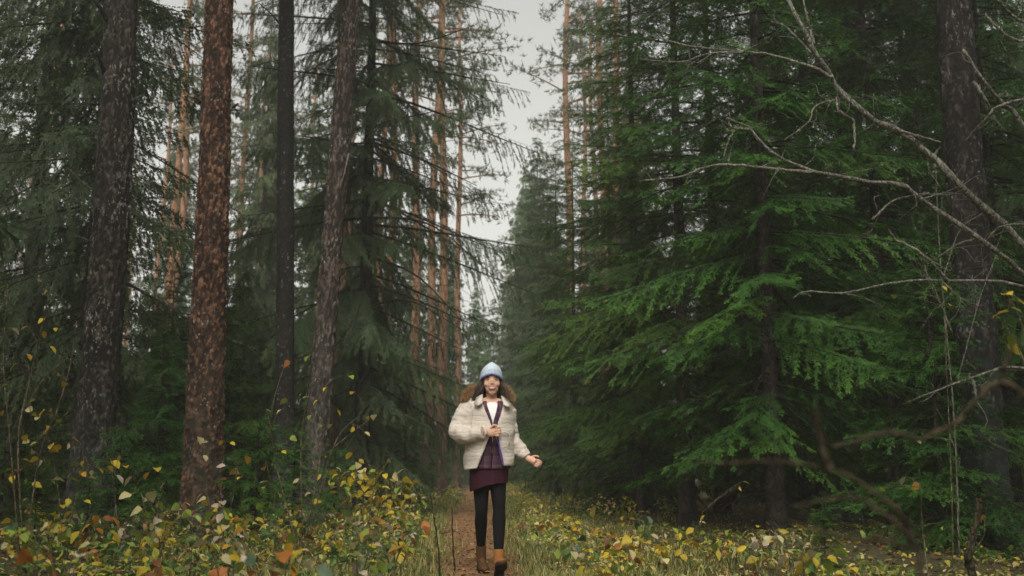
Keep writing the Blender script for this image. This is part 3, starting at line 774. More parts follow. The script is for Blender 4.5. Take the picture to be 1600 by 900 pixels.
# ------------------------------------------------------------------ the walker
def flat_mat(name, c, rough=0.8, var=0.15, scale=40, bump=0.0, spec=0.2, trans=None):
    m = NT(name); o = m.coord("Object")
    n = m.noise(o, scale, 4, 0.65)
    m.col(m.ramp(n, [(0.25, tuple(x * (1 - var) for x in c)), (0.75, tuple(min(1, x * (1 + var)) for x in c))]))
    m.rough(rough); m.b.inputs["Specular IOR Level"].default_value = spec
    if bump: m.bump(m.noise(o, scale * 4, 4, 0.7), bump, 0.003)
    return m.m

m = NT("skin"); o_ = m.coord("Object")
m.col(m.ramp(m.noise(o_, 22, 3, 0.5), [(0.3, (0.62, 0.36, 0.255)), (0.7, (0.70, 0.43, 0.315))])); m.rough(0.5)
m.b.inputs["Subsurface Weight"].default_value = 0.08; m.b.inputs["Subsurface Radius"].default_value = (0.01, 0.004, 0.002)
M['skin'] = m.m
M['lip'] = flat_mat("lips", (0.42, 0.15, 0.12), 0.4)
M['teeth'] = flat_mat("teeth", (0.68, 0.62, 0.55), 0.3, 0.05)
M['dark_eye'] = flat_mat("lashes and brows", (0.030, 0.020, 0.016), 0.6)
M['hair'] = flat_mat("dark brown hair", (0.038, 0.021, 0.013), 0.45, 0.5, 60, 0.3, 0.5)
M['fur'] = flat_mat("ochre brown fur", (0.36, 0.22, 0.11), 0.9, 0.75, 60)
m = NT("cream quilted jacket"); o_ = m.coord("Object")
w1 = m.n("ShaderNodeTexWave"); w1.wave_type = 'BANDS'; w1.bands_direction = 'Z'; w1.inputs["Scale"].default_value = 9.5; w1.inputs["Distortion"].default_value = 5.5; w1.inputs["Detail"].default_value = 1.0; w1.inputs["Detail Scale"].default_value = 1.6
m.l(m.coord("Object", (1, 1, 1)), w1.inputs["Vector"])
seam = m.ramp(w1.outputs["Fac"], [(0.0, (0, 0, 0)), (0.16, (1, 1, 1))])
m.col(m.mix(m.math('MULTIPLY', m.noise(o_, 18, 3, 0.6), 0.35), (0.60, 0.54, 0.475), (0.50, 0.435, 0.375))); m.rough(0.8)
m.bump(m.math('ADD', m.ramp(w1.outputs["Fac"], [(0.0, (0, 0, 0)), (0.5, (1, 1, 1))]), m.math('MULTIPLY', m.noise(o_, 55, 4, 0.6), 0.6)), 0.28, 0.0065)
M['jacket'] = m.m
M['tee'] = flat_mat("white tee", (0.78, 0.78, 0.78), 0.8, 0.04)
M['lining'] = flat_mat("blue violet lining", (0.10, 0.07, 0.30), 0.7)
m = NT("purple and brown plaid flannel"); o_ = m.coord("Object")
def stripes(axis_, sc, wid):
    s = m.n("ShaderNodeSeparateXYZ"); m.l(o_, s.inputs[0])
    f = m.math('FRACT', m.math('MULTIPLY', s.outputs[axis_], sc))
    return m.math('LESS_THAN', f, wid)
c = m.mix(m.math('MULTIPLY', stripes(0, 16, 0.5), 0.55), (0.062, 0.024, 0.058), (0.095, 0.052, 0.040))
c = m.mix(m.math('MULTIPLY', stripes(2, 14, 0.5), 0.55), c, (0.030, 0.012, 0.036))
c = m.mix(m.math('MULTIPLY', stripes(2, 14, 0.10), 0.3), c, (0.22, 0.15, 0.13))
c = m.mix(m.math('MULTIPLY', stripes(0, 16, 0.10), 0.4), c, (0.20, 0.13, 0.13))
m.col(c); m.rough(0.9); M['plaid'] = m.m
M['purple'] = flat_mat("violet shirt facing", (0.085, 0.025, 0.14), 0.85)
M['skirt'] = flat_mat("burgundy skirt", (0.034, 0.006, 0.014), 0.85, 0.2)
M['tights'] = flat_mat("black tights", (0.006, 0.006, 0.007), 0.85, 0.2, 50, 0.0, 0.12)
M['boot'] = flat_mat("tan suede boot", (0.30, 0.125, 0.035), 0.8, 0.3, 30, 0.3)
M['boot_shaded'] = flat_mat("brown boot in shaded colour", (0.085, 0.042, 0.016), 0.6, 0.35, 30, 0.2)  # same pair as the tan boot; shade is put into this colour
M['sole'] = flat_mat("black rubber sole", (0.012, 0.011, 0.010), 0.8)
m = NT("light blue knit"); o_ = m.coord("Object")
s_ = m.n("ShaderNodeSeparateXYZ"); m.l(o_, s_.inputs[0])
kn = m.ramp(m.attr("band"), [(0.0, (0.17, 0.18, 0.40)), (0.09, (0.30, 0.35, 0.55)), (0.17, (0.42, 0.50, 0.64)), (0.5, (0.52, 0.61, 0.68))])
m.col(kn); m.rough(0.95); m.bump(m.noise(o_, 180, 3, 0.6), 0.6, 0.003); M['knit'] = m.m

def ell(c, r, n=12, rot=None):
    """Ellipsoid -> V, faces."""
    bm = bmesh.new(); bmesh.ops.create_icosphere(bm, subdivisions=3, radius=1)
    V = np.array([v.co[:] for v in bm.verts]); f = np.array([[v.index for v in t.verts] for t in bm.faces]); bm.free()
    V = V * np.array(r)
    if rot is not None: V = V @ np.array(rot.to_matrix() if hasattr(rot, 'to_matrix') else rot).T
    return V + np.array(c), [f]

def limb(P, R, n=16, res=24):
    P = np.asarray(P, float); R = np.asarray(R, float)
    k = np.linspace(0, len(P) - 1, res)
    return tube(catmull(P, res), np.interp(k, np.arange(len(P)), R), n)

def fused(name, mb, voxel, mat, smooth=3, sub=None):
    """Union of overlapping closed pieces into ONE continuous skin."""
    me = mb.mesh(name + "_tmp", [M[mat] if isinstance(mat, str) else mat])
    o = bpy.data.objects.new(name + "_tmp", me); COL.objects.link(o)
    r = o.modifiers.new("remesh", 'REMESH'); r.mode = 'VOXEL'; r.voxel_size = voxel; r.use_smooth_shade = True
    if smooth:
        s = o.modifiers.new("smooth", 'SMOOTH'); s.factor = 0.5; s.iterations = smooth
    dg = bpy.context.evaluated_depsgraph_get()
    out = bpy.data.meshes.new_from_object(o.evaluated_get(dg)); out.name = name
    bpy.data.objects.remove(o)
    out.materials.clear(); out.materials.append(M[mat] if isinstance(mat, str) else mat)
    return out

W0 = at(768, 890, 8.52)
walker = empty("person", (W0.x, 8.52, gz(W0.x, 8.52) + 0.012), 0, 0.995)
walker.rotation_euler = (0.025, -0.004, 0.06)                   # leaning a little into the stride
tag(walker, "smiling person in pale blue beanie and cream jacket walking along the path", "person")

# local frame: x to the picture's right, -y towards the camera, z up
HC = np.array([0.0, 0.0, 1.565])                                # centre of the head
b = MB()
E = lambda c, r, rot=None: b.add(*ell(c, r, rot=rot))
E(HC + (0.000, 0.025, 0.025), (0.074, 0.092, 0.092))            # cranium
E(HC + (0.000, -0.024, -0.034), (0.067, 0.064, 0.074)); E(HC + (0.001, -0.034, -0.078), (0.053, 0.050, 0.045))          # face
E(HC + (0.002, -0.056, -0.108), (0.030, 0.026, 0.024))          # chin
E(HC + (-0.036, -0.052, -0.042), (0.027, 0.026, 0.024)); E(HC + (0.038, -0.052, -0.042), (0.027, 0.026, 0.024))    # cheeks, lifted by the smile
E(HC + (0.001, -0.086, -0.020), (0.0095, 0.016, 0.025)); E(HC + (0.001, -0.092, -0.035), (0.0125, 0.011, 0.0085))    # nose
E(HC + (0.001, -0.070, 0.014), (0.046, 0.013, 0.012))           # brow
E(HC + (-0.076, 0.012, -0.022), (0.010, 0.020, 0.030)); E(HC + (0.076, 0.012, -0.022), (0.010, 0.020, 0.030))      # ears
b.add(*limb([(0, 0.030, 1.30), (0, 0.034, 1.40), (0, 0.034, 1.50)], [0.058, 0.046, 0.048]))
# trunk of the body
for z, a_, d_ in ((1.32, 0.165, 0.085), (1.22, 0.150, 0.100), (1.10, 0.130, 0.092), (1.00, 0.125, 0.090), (0.90, 0.150, 0.105), (0.82, 0.155, 0.108)):
    E((-0.01, 0.02, z), (a_, d_, 0.10))
SHR, ELR, WRR = (-0.185, 0.02, 1.335), (-0.275, 0.00, 1.135), (-0.050, -0.195, 1.125)
SHL, ELL_, WRL = (0.135, 0.02, 1.335), (0.168, 0.055, 1.085), (0.298, -0.02, 0.915)
b.add(*limb([SHR, ELR], [0.052, 0.042])); b.add(*limb([ELR, WRR], [0.040, 0.027]))
b.add(*limb([SHL, ELL_], [0.052, 0.042])); b.add(*limb([ELL_, WRL], [0.040, 0.027]))
# legs and feet
HPR, KNR, ANR = (-0.085, 0.02, 0.84), (-0.084, -0.010, 0.475), (-0.082, 0.130, 0.130)
HPL, KNL, ANL = (0.050, 0.01, 0.84), (0.056, -0.120, 0.500), (0.046, -0.270, 0.120)
LEGR = [HPR, (-0.085, 0.0, 0.66), (-0.084, -0.014, 0.53), KNR, (-0.085, 0.035, 0.40), (-0.083, 0.085, 0.28), (-0.082, 0.122, 0.17), (-0.081, 0.135, 0.10)]
LEGL = [HPL, (0.052, -0.045, 0.67), (0.055, -0.105, 0.55), KNL, (0.054, -0.155, 0.43), (0.050, -0.205, 0.31), (0.046, -0.262, 0.18), (0.047, -0.272, 0.10)]
b.add(*limb(LEGR, [0.076, 0.056, 0.044, 0.040, 0.043, 0.034, 0.024, 0.024], 16, 40)); b.add(*limb(LEGL, [0.076, 0.055, 0.043, 0.039, 0.045, 0.037, 0.026, 0.024], 16, 40))
b.add(*limb([(-0.081, 0.14, 0.08), (-0.072, 0.02, 0.045)], [0.024, 0.016])); b.add(*limb([(0.047, -0.28, 0.08), (0.054, -0.42, 0.105)], [0.024, 0.015]))
# right hand: a loose fist closed on the jacket's edge
def finger(pts, r): b.add(*limb(pts, [r, r * 0.95, r * 0.85, r * 0.7][:len(pts)], 8, 10))
hx = np.array([-0.010, -0.215, 1.128])
b.add(*ell(hx, (0.043, 0.020, 0.040)))
for k, (dz, ln) in enumerate(((0.034, 0.95), (0.012, 1.05), (-0.010, 1.0), (-0.031, 0.82))):
    p0 = hx + (0.030, -0.010, dz)
    finger([p0, p0 + np.array((0.032, -0.012, 0.004)) * ln, p0 + np.array((0.040, 0.014, 0.000)) * ln, p0 + np.array((0.014, 0.022, -0.002)) * ln], 0.0095 if k < 3 else 0.0085)
finger([hx + (-0.005, -0.012, 0.034), hx + (0.018, -0.020, 0.055), hx + (0.046, -0.022, 0.052)], 0.0105)
# left hand: relaxed, fingers slightly curled and pointing out from the body
h0 = np.array(WRL); d = np.array((0.80, -0.35, -0.42)); d /= np.linalg.norm(d)
sd = np.cross(d, (0, -1, 0.1)); sd /= np.linalg.norm(sd); nn = np.cross(sd, d)
if sd[2] < 0: sd = -sd
if nn[1] > 0: nn = -nn
b.add(*limb([h0 - d * 0.01, h0 + d * 0.03, h0 + d * 0.075], [0.026, 0.030, 0.027]))
for k, (o2, ln) in enumerate(((0.028, 0.066), (0.010, 0.076), (-0.009, 0.070), (-0.026, 0.054))):
    p0 = h0 + d * 0.072 + sd * o2
    down = np.array((-0.15, 0.15, -1.0))
    finger([p0, p0 + (d * 0.92 - nn * 0.25) * ln * 0.5, p0 + (d * 0.80 - nn * 0.75) * ln * 0.75, p0 + (d * 0.45 - nn * 0.95) * ln * 0.85], 0.0086 - 0.0006 * k)
finger([h0 + d * 0.022 + sd * 0.022, h0 + d * 0.05 + sd * 0.046 + nn * 0.012, h0 + d * 0.082 + sd * 0.050 + nn * 0.016], 0.0098)
body = obj("body", fused("body", b, 0.0050, 'skin', 2), walker)

def part(name, me, parent=walker): return obj(name, me, parent)
def soft(name, pts, radii, mat, parent=walker, n=8):
    V, fs = tube(catmull(pts, 14), np.interp(np.linspace(0, len(radii) - 1, 14), np.arange(len(radii)), radii), n)
    return part(name, mesh_from(name, V, fs, M[mat]), parent)

for sx in (-1, 1):
    ex = 0.031 * sx + 0.001
    soft("eye", [HC + (ex - 0.014, -0.071, -0.012), HC + (ex, -0.0800, -0.0065), HC + (ex + 0.014, -0.071, -0.012)], [0.0016, 0.0034, 0.0016], 'dark_eye')
    soft("eyebrow", [HC + (ex - 0.019, -0.074, 0.010 if sx > 0 else 0.006), HC + (ex, -0.086, 0.017), HC + (ex + 0.019, -0.074, 0.006 if sx > 0 else 0.010)], [0.0016, 0.0034, 0.0016], 'dark_eye')
# a wide smile: lips round a row of teeth
mz = -0.071
mo = [(-0.034, -0.076, mz + 0.011), (-0.017, -0.0895, mz - 0.001), (0.001, -0.093, mz - 0.004), (0.019, -0.0895, mz - 0.001), (0.036, -0.076, mz + 0.011)]
soft("teeth", [HC + q for q in mo], [0.001, 0.0052, 0.0062, 0.0052, 0.001], 'teeth')
soft("lip", [HC + (np.array(q) + (0, -0.002, 0.0055)) for q in mo], [0.0018, 0.0035, 0.0035, 0.0035, 0.0018], 'lip')
soft("lip", [HC + (np.array(q) + (0, -0.002, -0.0075 if abs(q[0]) < 0.02 else 0)) for q in mo], [0.0018, 0.0042, 0.0048, 0.0042, 0.0018], 'lip')

# hair: dark locks from under the beanie to the shoulders
rr = np.random.default_rng(4); hb = MB()
for k in range(260):
    az = rr.uniform(1.2, 2 * math.pi - 1.2)                   # 0 = front
    sx, sy = math.sin(az), -math.cos(az)
    r0_ = rr.uniform(0.066, 0.088)
    top = HC + np.array((sx * r0_ * 0.95, 0.02 + sy * r0_, -0.005))
    side_ = 1 if sx > 0 else -1
    ln = rr.uniform(0.15, 0.27)
    mid = top + np.array((sx * 0.030 + rr.normal(0, 0.014), sy * 0.012 - 0.012 + rr.normal(0, 0.010), -ln * 0.5))
    end = top + np.array((sx * 0.050 + rr.normal(0, 0.020), -0.025 + rr.normal(0, 0.022), -ln))
    C_ = catmull([top + (0, 0, 0.04), top, mid, end], 14); wv_ = np.linspace(0, 1, 14); ph_ = rr.uniform(0, 6.28)
    C_ = C_ + np.stack([0.010 * wv_ * np.sin(9 * wv_ + ph_), 0.008 * wv_ * np.cos(8 * wv_ + ph_), 0 * wv_], 1) + (sx * 0.035 * wv_ ** 2)[:, None] * np.array((1, 0, 0.25))
    V, fs = tube(C_, np.interp(wv_, [0, 0.4, 1], [0.006, 0.007, 0.0015]), 5); hb.add(V, fs)
part("hair", hb.mesh("hair", [M['hair']]))

# beanie
rows, nth = 26, 96
th = np.arange(nth) * 2 * np.pi / nth
HV, BD = [], []
prof = np.array([(0.00, 1.00), (0.20, 1.03), (0.45, 0.97), (0.65, 0.80), (0.82, 0.52), (0.93, 0.27), (1.0, 0.02)])
for i in range(rows):
    t = i / (rows - 1)
    R = np.interp(t, prof[:, 0], prof[:, 1])
    rim = 1.556 + 0.042 * np.cos(th) - 0.012 * (np.abs(np.sin(th)))      # higher over the forehead
    z = rim * (1 - t) + 1.712 * t
    rib = 1 + 0.018 * np.cos(24 * th) * (1 - t * 0.7) + (0.05 if 0 < t < 0.17 else 0)
    HV.append(np.stack([0.091 * R * rib * np.sin(th) - 0.004 + 0.006 * t, 0.012 - 0.108 * R * rib * np.cos(th), z], -1)); BD.append(np.full(nth, t))
HV = np.concatenate(HV)
i, j = np.meshgrid(np.arange(rows - 1), np.arange(nth), indexing='ij')
hq = np.stack([i * nth + j, i * nth + (j + 1) % nth, (i + 1) * nth + (j + 1) % nth, (i + 1) * nth + j], -1).reshape(-1, 4)
hat = part("beanie", mesh_from("beanie", HV, [hq], M['knit'], True, {"band": np.concatenate(BD)}))

def shell(mb, rows, thick, ncol=56, hem=None, wrinkle=0.0, seed=0):
    """Garment round the torso, open in front. rows: (z, cx, cy, a, b, x_left_edge, x_right_edge); adds a closed thick shell."""
    rows = np.array(rows, float)
    zz = np.linspace(0, len(rows) - 1, 44)
    R = np.stack([np.interp(zz, np.arange(len(rows)), rows[:, k]) for k in range(7)], 1)
    ph = np.random.default_rng(seed).uniform(0, 6.28, 3)
    outer, inner = [], []
    for z, cx, cy, a_, d_, xl, xr in R:
        pl = math.asin(max(-1, min(1, (xl - cx) / a_))); pr = math.asin(max(-1, min(1, (xr - cx) / a_)))
        phi = np.linspace(pr, 2 * math.pi + pl, ncol)
        wv = wrinkle * (np.sin(phi * 3 + z * 18 + ph[0]) * 0.5 + np.sin(phi * 5 - z * 31 + ph[1]) * 0.5 + 0.7 * np.sin(z * 55 + 1.5 * np.sin(2 * phi) + ph[2]))
        zo = np.full(ncol, z) + (hem(phi, z) if hem else 0)
        for lst, dr in ((outer, wv), (inner, wv - thick)):
            lst.append(np.stack([cx + (a_ + dr) * np.sin(phi), cy - (d_ + dr) * np.cos(phi), zo], -1))
    O, I = np.array(outer), np.array(inner)
    m_, n_ = O.shape[:2]
    V = np.concatenate([O.reshape(-1, 3), I.reshape(-1, 3)]); off_ = m_ * n_
    i, j = np.meshgrid(np.arange(m_ - 1), np.arange(n_ - 1), indexing='ij')
    q = np.stack([i * n_ + j, i * n_ + j + 1, (i + 1) * n_ + j + 1, (i + 1) * n_ + j], -1).reshape(-1, 4)
    qs = [q, q[:, ::-1] + off_]
    border = np.concatenate([np.arange(n_), np.arange(1, m_) * n_ + n_ - 1, (m_ - 1) * n_ + np.arange(n_ - 2, -1, -1), np.arange(m_ - 2, 0, -1) * n_])
    nb = np.roll(border, -1)
    qs.append(np.stack([nb, border, border + off_, nb + off_], -1))
    mb.add(V, qs)

# white tee, plaid shirt, skirt
tb = MB()
tee_rows = [(1.395, 0, 0.01, 0.062, 0.062), (1.37, 0, 0.005, 0.082, 0.078), (1.33, -0.005, 0.0, 0.150, 0.100), (1.22, -0.005, 0.0, 0.160, 0.122), (1.05, -0.005, 0.0, 0.140, 0.115)]
V = []
for z, cx, cy, a_, d_ in tee_rows:
    V.append(np.stack([cx + a_ * np.sin(th), cy - d_ * np.cos(th), np.full(nth, z) - 0.02 * np.cos(th) * (z > 1.36)], -1))
i, j = np.meshgrid(np.arange(len(tee_rows) - 1), np.arange(nth), indexing='ij')
part("tee_shirt", mesh_from("tee_shirt", np.concatenate(V), [np.stack([i * nth + (j + 1) % nth, i * nth + j, (i + 1) * nth + j, (i + 1) * nth + (j + 1) % nth], -1).reshape(-1, 4)], M['tee']))
sb = MB()
shell(sb, [(1.385, 0, 0.01, 0.085, 0.075, -0.048, 0.050), (1.34, -0.005, 0.0, 0.155, 0.112, -0.040, 0.046), (1.26, -0.005, 0.0, 0.168, 0.130, -0.012, 0.024), (1.21, -0.005, 0.0, 0.166, 0.131, 0.003, 0.008),
           (1.05, -0.008, 0.0, 0.152, 0.126, 0.000, 0.006), (0.92, -0.015, 0.0, 0.166, 0.136, -0.006, 0.004), (0.835, -0.020, 0.0, 0.170, 0.142, -0.014, -0.002)], 0.006, wrinkle=0.003, seed=3)
shirt = part("plaid_shirt", sb.mesh("plaid_shirt", [M['plaid']]))
kb = MB(); KV = []
for i in range(20):
    t = i / 19
    a_ = 0.145 + 0.018 * math.sin(t * 2.2) - 0.004 * t; d_ = 0.092 + 0.042 * t
    zt = 0.96; hemz = 0.695 + 0.035 * np.sin(th) + 0.012 * np.cos(2 * th)
    fold = 1 + 0.020 * t * np.sin(7 * th + 1.0) + 0.012 * t * np.sin(11 * th)
    KV.append(np.stack([-0.020 + a_ * fold * np.sin(th), -0.015 - d_ * fold * np.cos(th), zt * (1 - t) + hemz * t], -1))
KV = np.concatenate(KV)
i, j = np.meshgrid(np.arange(19), np.arange(nth), indexing='ij')
part("skirt", mesh_from("skirt", KV, [np.stack([i * nth + j, i * nth + (j + 1) % nth, (i + 1) * nth + (j + 1) % nth, (i + 1) * nth + j], -1).reshape(-1, 4)], M['skirt']))

# black tights
lb = MB()
lb.add(*limb(LEGR[:7], [0.086, 0.066, 0.054, 0.050, 0.053, 0.043, 0.033], 20, 40))
lb.add(*limb(LEGL[:7], [0.086, 0.065, 0.053, 0.049, 0.055, 0.047, 0.036], 20, 40))
lb.add(*ell((-0.018, 0.0, 0.86), (0.135, 0.10, 0.10)))
part("tights", fused("tights", lb, 0.008, 'tights', 3))

# boots with soles
def boot(ankle, shaft_top, heel, toe, mat, splay):
    bb = MB()
    ankle, shaft_top, heel, toe = map(np.array, (ankle, shaft_top, heel, toe))
    bb.add(*limb([shaft_top, (shaft_top + ankle) / 2, ankle], [0.043, 0.041, 0.042], 18, 14))
    f = toe - heel; ln = np.linalg.norm(f); f = f / ln
    side_ = np.array((1.0, splay, 0)); side_ /= np.linalg.norm(side_); up_ = np.cross(side_, -f) * -1
    up_ = np.cross(f, side_); up_ = up_ if up_[2] > 0 else -up_
    for t, w, h in ((0.10, 0.036, 0.040), (0.25, 0.037, 0.052), (0.45, 0.036, 0.048), (0.65, 0.041, 0.036), (0.82, 0.042, 0.029), (0.93, 0.034, 0.023)):
        bb.add(*ell(heel + f * ln * t + up_ * h * 0.85, (w, 0.045, h), rot=np.stack([side_, -f, up_], 1)))
    bo = part("boot", fused("boot", bb, 0.005, mat, 3))
    sb_ = MB(); prof_ = np.array([(0.0, 0.012), (0.02, 0.028), (0.10, 0.036), (0.30, 0.033), (0.45, 0.032), (0.65, 0.043), (0.80, 0.044), (0.92, 0.034), (0.99, 0.014), (1.0, 0.004)])
    T_ = np.linspace(0, 1, 30); Wd = np.interp(T_, prof_[:, 0], prof_[:, 1])
    out = np.concatenate([np.stack([T_ * ln * 1.03 - 0.004, Wd * 1.05], 1), np.stack([T_[::-1] * ln * 1.03 - 0.004, -Wd[::-1] * 1.05], 1)])
    nO = len(out); hs = []
    for hh in (-0.014, 0.016):
        lift = np.where((out[:, 0] / ln > 0.30) & (out[:, 0] / ln < 0.50) & (hh < 0), 0.010, 0.0)
        hs.append(heel + out[:, :1] * f + out[:, 1:] * side_ + (hh + lift)[:, None] * up_)
    V_ = np.concatenate(hs); k = np.arange(nO)
    bm = bmesh.new(); vs = [bm.verts.new(v) for v in V_]
    bm.faces.new(vs[:nO]); bm.faces.new(vs[nO:][::-1])
    for q in range(nO): bm.faces.new((vs[(q + 1) % nO], vs[q], vs[nO + q], vs[nO + (q + 1) % nO]))
    bmesh.ops.recalc_face_normals(bm, faces=bm.faces); me = bpy.data.meshes.new("sole"); bm.to_mesh(me); bm.free(); me.materials.append(M['sole'])
    part("sole", me, bo)
    return bo
b1 = boot((-0.080, 0.135, 0.085), (-0.082, 0.115, 0.215), (-0.082, 0.185, 0.018), (-0.058, -0.055, 0.016), 'boot_shaded', 0.1); b1["label"] = "shade-toned brown boot flat on the path"
b2 = boot((0.047, -0.272, 0.095), (0.046, -0.255, 0.210), (0.042, -0.310, 0.016), (0.058, -0.515, 0.135), 'boot', -0.05); b2["label"] = "tan boot stepping forward with its sole showing"

# cream quilted jacket
jb = MB()
shell(jb, [(1.405, 0.0, 0.025, 0.118, 0.100, -0.092, 0.104), (1.37, -0.005, 0.015, 0.170, 0.125, -0.084, 0.104), (1.30, -0.010, 0.01, 0.200, 0.150, -0.058, 0.086), (1.22, -0.012, 0.01, 0.205, 0.168, -0.022, 0.055),
           (1.15, -0.012, 0.005, 0.203, 0.176, 0.004, 0.036), (1.09, -0.014, 0.0, 0.203, 0.176, -0.026, 0.036), (1.00, -0.018, 0.0, 0.205, 0.180, -0.062, 0.056), (0.93, -0.020, 0.0, 0.210, 0.186, -0.092, 0.074), (0.855, -0.018, 0.0, 0.210, 0.184, -0.130, 0.088)],
      0.024, hem=lambda phi, z: (-0.035 * np.clip((0.95 - z) / 0.1, 0, 1) * np.clip(-np.sin(phi), 0, 1)), wrinkle=0.004, seed=1)
def sleeve(P, R, seed):
    res = 46; Pc = catmull(P, res); k = np.linspace(0, len(P) - 1, res); Rr = np.interp(k, np.arange(len(P)), R)
    rs = np.random.default_rng(seed)
    Rr = Rr + 0.0028 * np.sin(np.linspace(0, 1, res) * 62 + rs.uniform(0, 6)) + 0.0015 * np.sin(np.linspace(0, 1, res) * 101)
    V, fs = tube(Pc, Rr, 22)
    ang = np.tile(np.arange(22), res) * 2 * np.pi / 22
    C = np.repeat(Pc, 22, 0); s_ = np.repeat(np.linspace(0, 1, res), 22)
    V[:res * 22] = C + (V[:res * 22] - C) * (1 + 0.06 * np.sin(2 * ang + s_ * 20) + 0.04 * np.sin(3 * ang - s_ * 33))[:, None]
    jb.add(V, fs)
sleeve([(-0.130, 0.025, 1.345), (-0.200, 0.022, 1.300), (-0.262, 0.010, 1.20), (-0.272, -0.040, 1.125), (-0.190, -0.135, 1.105), (-0.075, -0.195, 1.122)], [0.080, 0.083, 0.078, 0.076, 0.067, 0.054], 1)
sleeve([(0.100, 0.025, 1.345), (0.130, 0.030, 1.290), (0.150, 0.045, 1.18), (0.170, 0.045, 1.080), (0.238, 0.015, 0.985), (0.290, -0.012, 0.925)], [0.074, 0.074, 0.068, 0.066, 0.057, 0.046], 2)
jacket = part("jacket", fused("jacket", jb, 0.0070, 'jacket', 3))
# collar flaps
def slab(name, loop, t, mat, parent):
    L = [np.array(q, float) for q in loop]; n_ = np.cross(L[1] - L[0], L[2] - L[0]); n_ /= np.linalg.norm(n_)
    bm = bmesh.new(); A = [bm.verts.new(q) for q in L]; B = [bm.verts.new(q + n_ * t) for q in L]
    bm.faces.new(A); bm.faces.new(B[::-1]); k = len(L)
    for q in range(k): bm.faces.new((A[(q + 1) % k], A[q], B[q], B[(q + 1) % k]))
    bmesh.ops.recalc_face_normals(bm, faces=bm.faces)
    bmesh.ops.bevel(bm, geom=list(bm.edges), offset=t * 0.35, segments=2, affect='EDGES')
    me = bpy.data.meshes.new(name); bm.to_mesh(me); bm.free(); me.materials.append(M[mat]); me.polygons.foreach_set("use_smooth", np.full(len(me.polygons), True))
    return part(name, me, parent)
slab("collar", [(-0.070, -0.040, 1.435), (-0.125, -0.020, 1.405), (-0.148, -0.125, 1.345), (-0.108, -0.160, 1.338), (-0.078, -0.150, 1.360)], 0.014, 'jacket', jacket)
slab("collar", [(0.080, -0.040, 1.435), (0.122, -0.020, 1.405), (0.172, -0.110, 1.352), (0.128, -0.155, 1.335), (0.096, -0.150, 1.360)], 0.014, 'jacket', jacket)
soft("lining", [(0.040, -0.182, 1.10), (0.058, -0.180, 1.00), (0.076, -0.184, 0.93), (0.088, -0.176, 0.86)], [0.006, 0.008, 0.008, 0.006], 'lining', jacket)
# patch pocket flap seams and cuff
soft("cuff", [(-0.076, -0.235, 1.172), (-0.058, -0.262, 1.125), (-0.066, -0.238, 1.078)], [0.009, 0.011, 0.009], 'jacket', jacket)
soft("chest_seam", [(-0.160, -0.105, 1.335), (-0.172, -0.110, 1.24), (-0.165, -0.120, 1.17)], [0.004, 0.005, 0.004], 'jacket', jacket)
soft("pocket_edge", [(0.050, -0.190, 1.118), (0.100, -0.170, 1.128), (0.135, -0.140, 1.105), (0.138, -0.140, 1.03)], [0.004, 0.006, 0.006, 0.004], 'jacket', jacket)

# fur trim of the hood lying round the neck
ring = catmull([(-0.222, -0.03, 1.385), (-0.205, 0.02, 1.435), (-0.170, 0.06, 1.475), (-0.100, 0.10, 1.500), (0.0, 0.13, 1.500), (0.085, 0.10, 1.500), (0.125, 0.06, 1.475), (0.150, 0.02, 1.425), (0.158, -0.03, 1.385)], 60)
rad = np.interp(np.linspace(0, 1, 60), [0, 0.12, 0.5, 0.88, 1], [0.010, 0.021, 0.022, 0.021, 0.010])
fb = MB(); V, fs = tube(ring, rad, 12); fb.add(V, fs)
rs = np.random.default_rng(8); n_f = 11000
k = rs.integers(1, 59, n_f); tdir = ring[np.minimum(k + 1, 59)] - ring[k - 1]; tdir /= np.linalg.norm(tdir, axis=1)[:, None]
nv = rs.normal(0, 1, (n_f, 3)); nv -= tdir * (nv * tdir).sum(1)[:, None]; nv /= np.linalg.norm(nv, axis=1)[:, None]
p0 = ring[k] + nv * rad[k][:, None] * 0.9; dirf = nv + tdir * rs.normal(0, 0.7, (n_f, 1)) + np.array((0, 0, -0.35)); dirf /= np.linalg.norm(dirf, axis=1)[:, None]
sv = np.cross(dirf, rs.normal(0, 1, (n_f, 3))); sv /= np.linalg.norm(sv, axis=1)[:, None]
fl = rs.uniform(0.016, 0.050, (n_f, 1))
FV = np.stack([p0 + sv * 0.0012, p0 - sv * 0.0012, p0 + dirf * fl], 1).reshape(-1, 3)
fb.add(FV, [np.arange(n_f * 3).reshape(-1, 3)])
hood = part("hood", fb.mesh("hood", [M['fur']]))
# ------------------------------------------------------------------ leaves
LEAF_COL = dict(yellow=(0.58, 0.44, 0.040), gold=(0.42, 0.25, 0.025), pale=(0.56, 0.50, 0.25), lime=(0.24, 0.32, 0.050), green=(0.055, 0.130, 0.032),
                teal=(0.13, 0.19, 0.12), orange=(0.36, 0.135, 0.030), brown=(0.19, 0.085, 0.030), cream=(0.56, 0.46, 0.36))
m = NT("autumn leaf")
oi = m.n("ShaderNodeObjectInfo")
hs = m.n("ShaderNodeHueSaturation"); m.l(oi.outputs["Color"], hs.inputs["Color"])
m.l(m.math('ADD', m.math('MULTIPLY', oi.outputs["Random"], 0.5), 0.72), hs.inputs["Value"])
spots = m.ramp(m.noise(m.coord("Object"), 24, 4, 0.7), [(0.52, (1, 1, 1)), (0.75, (0.45, 0.33, 0.22))])
lc = m.mix(0.8, hs.outputs[0], spots, 'MULTIPLY')
m.col(lc); m.rough(0.5); m.translucent(lc, 0.35); M['leaf'] = m.m

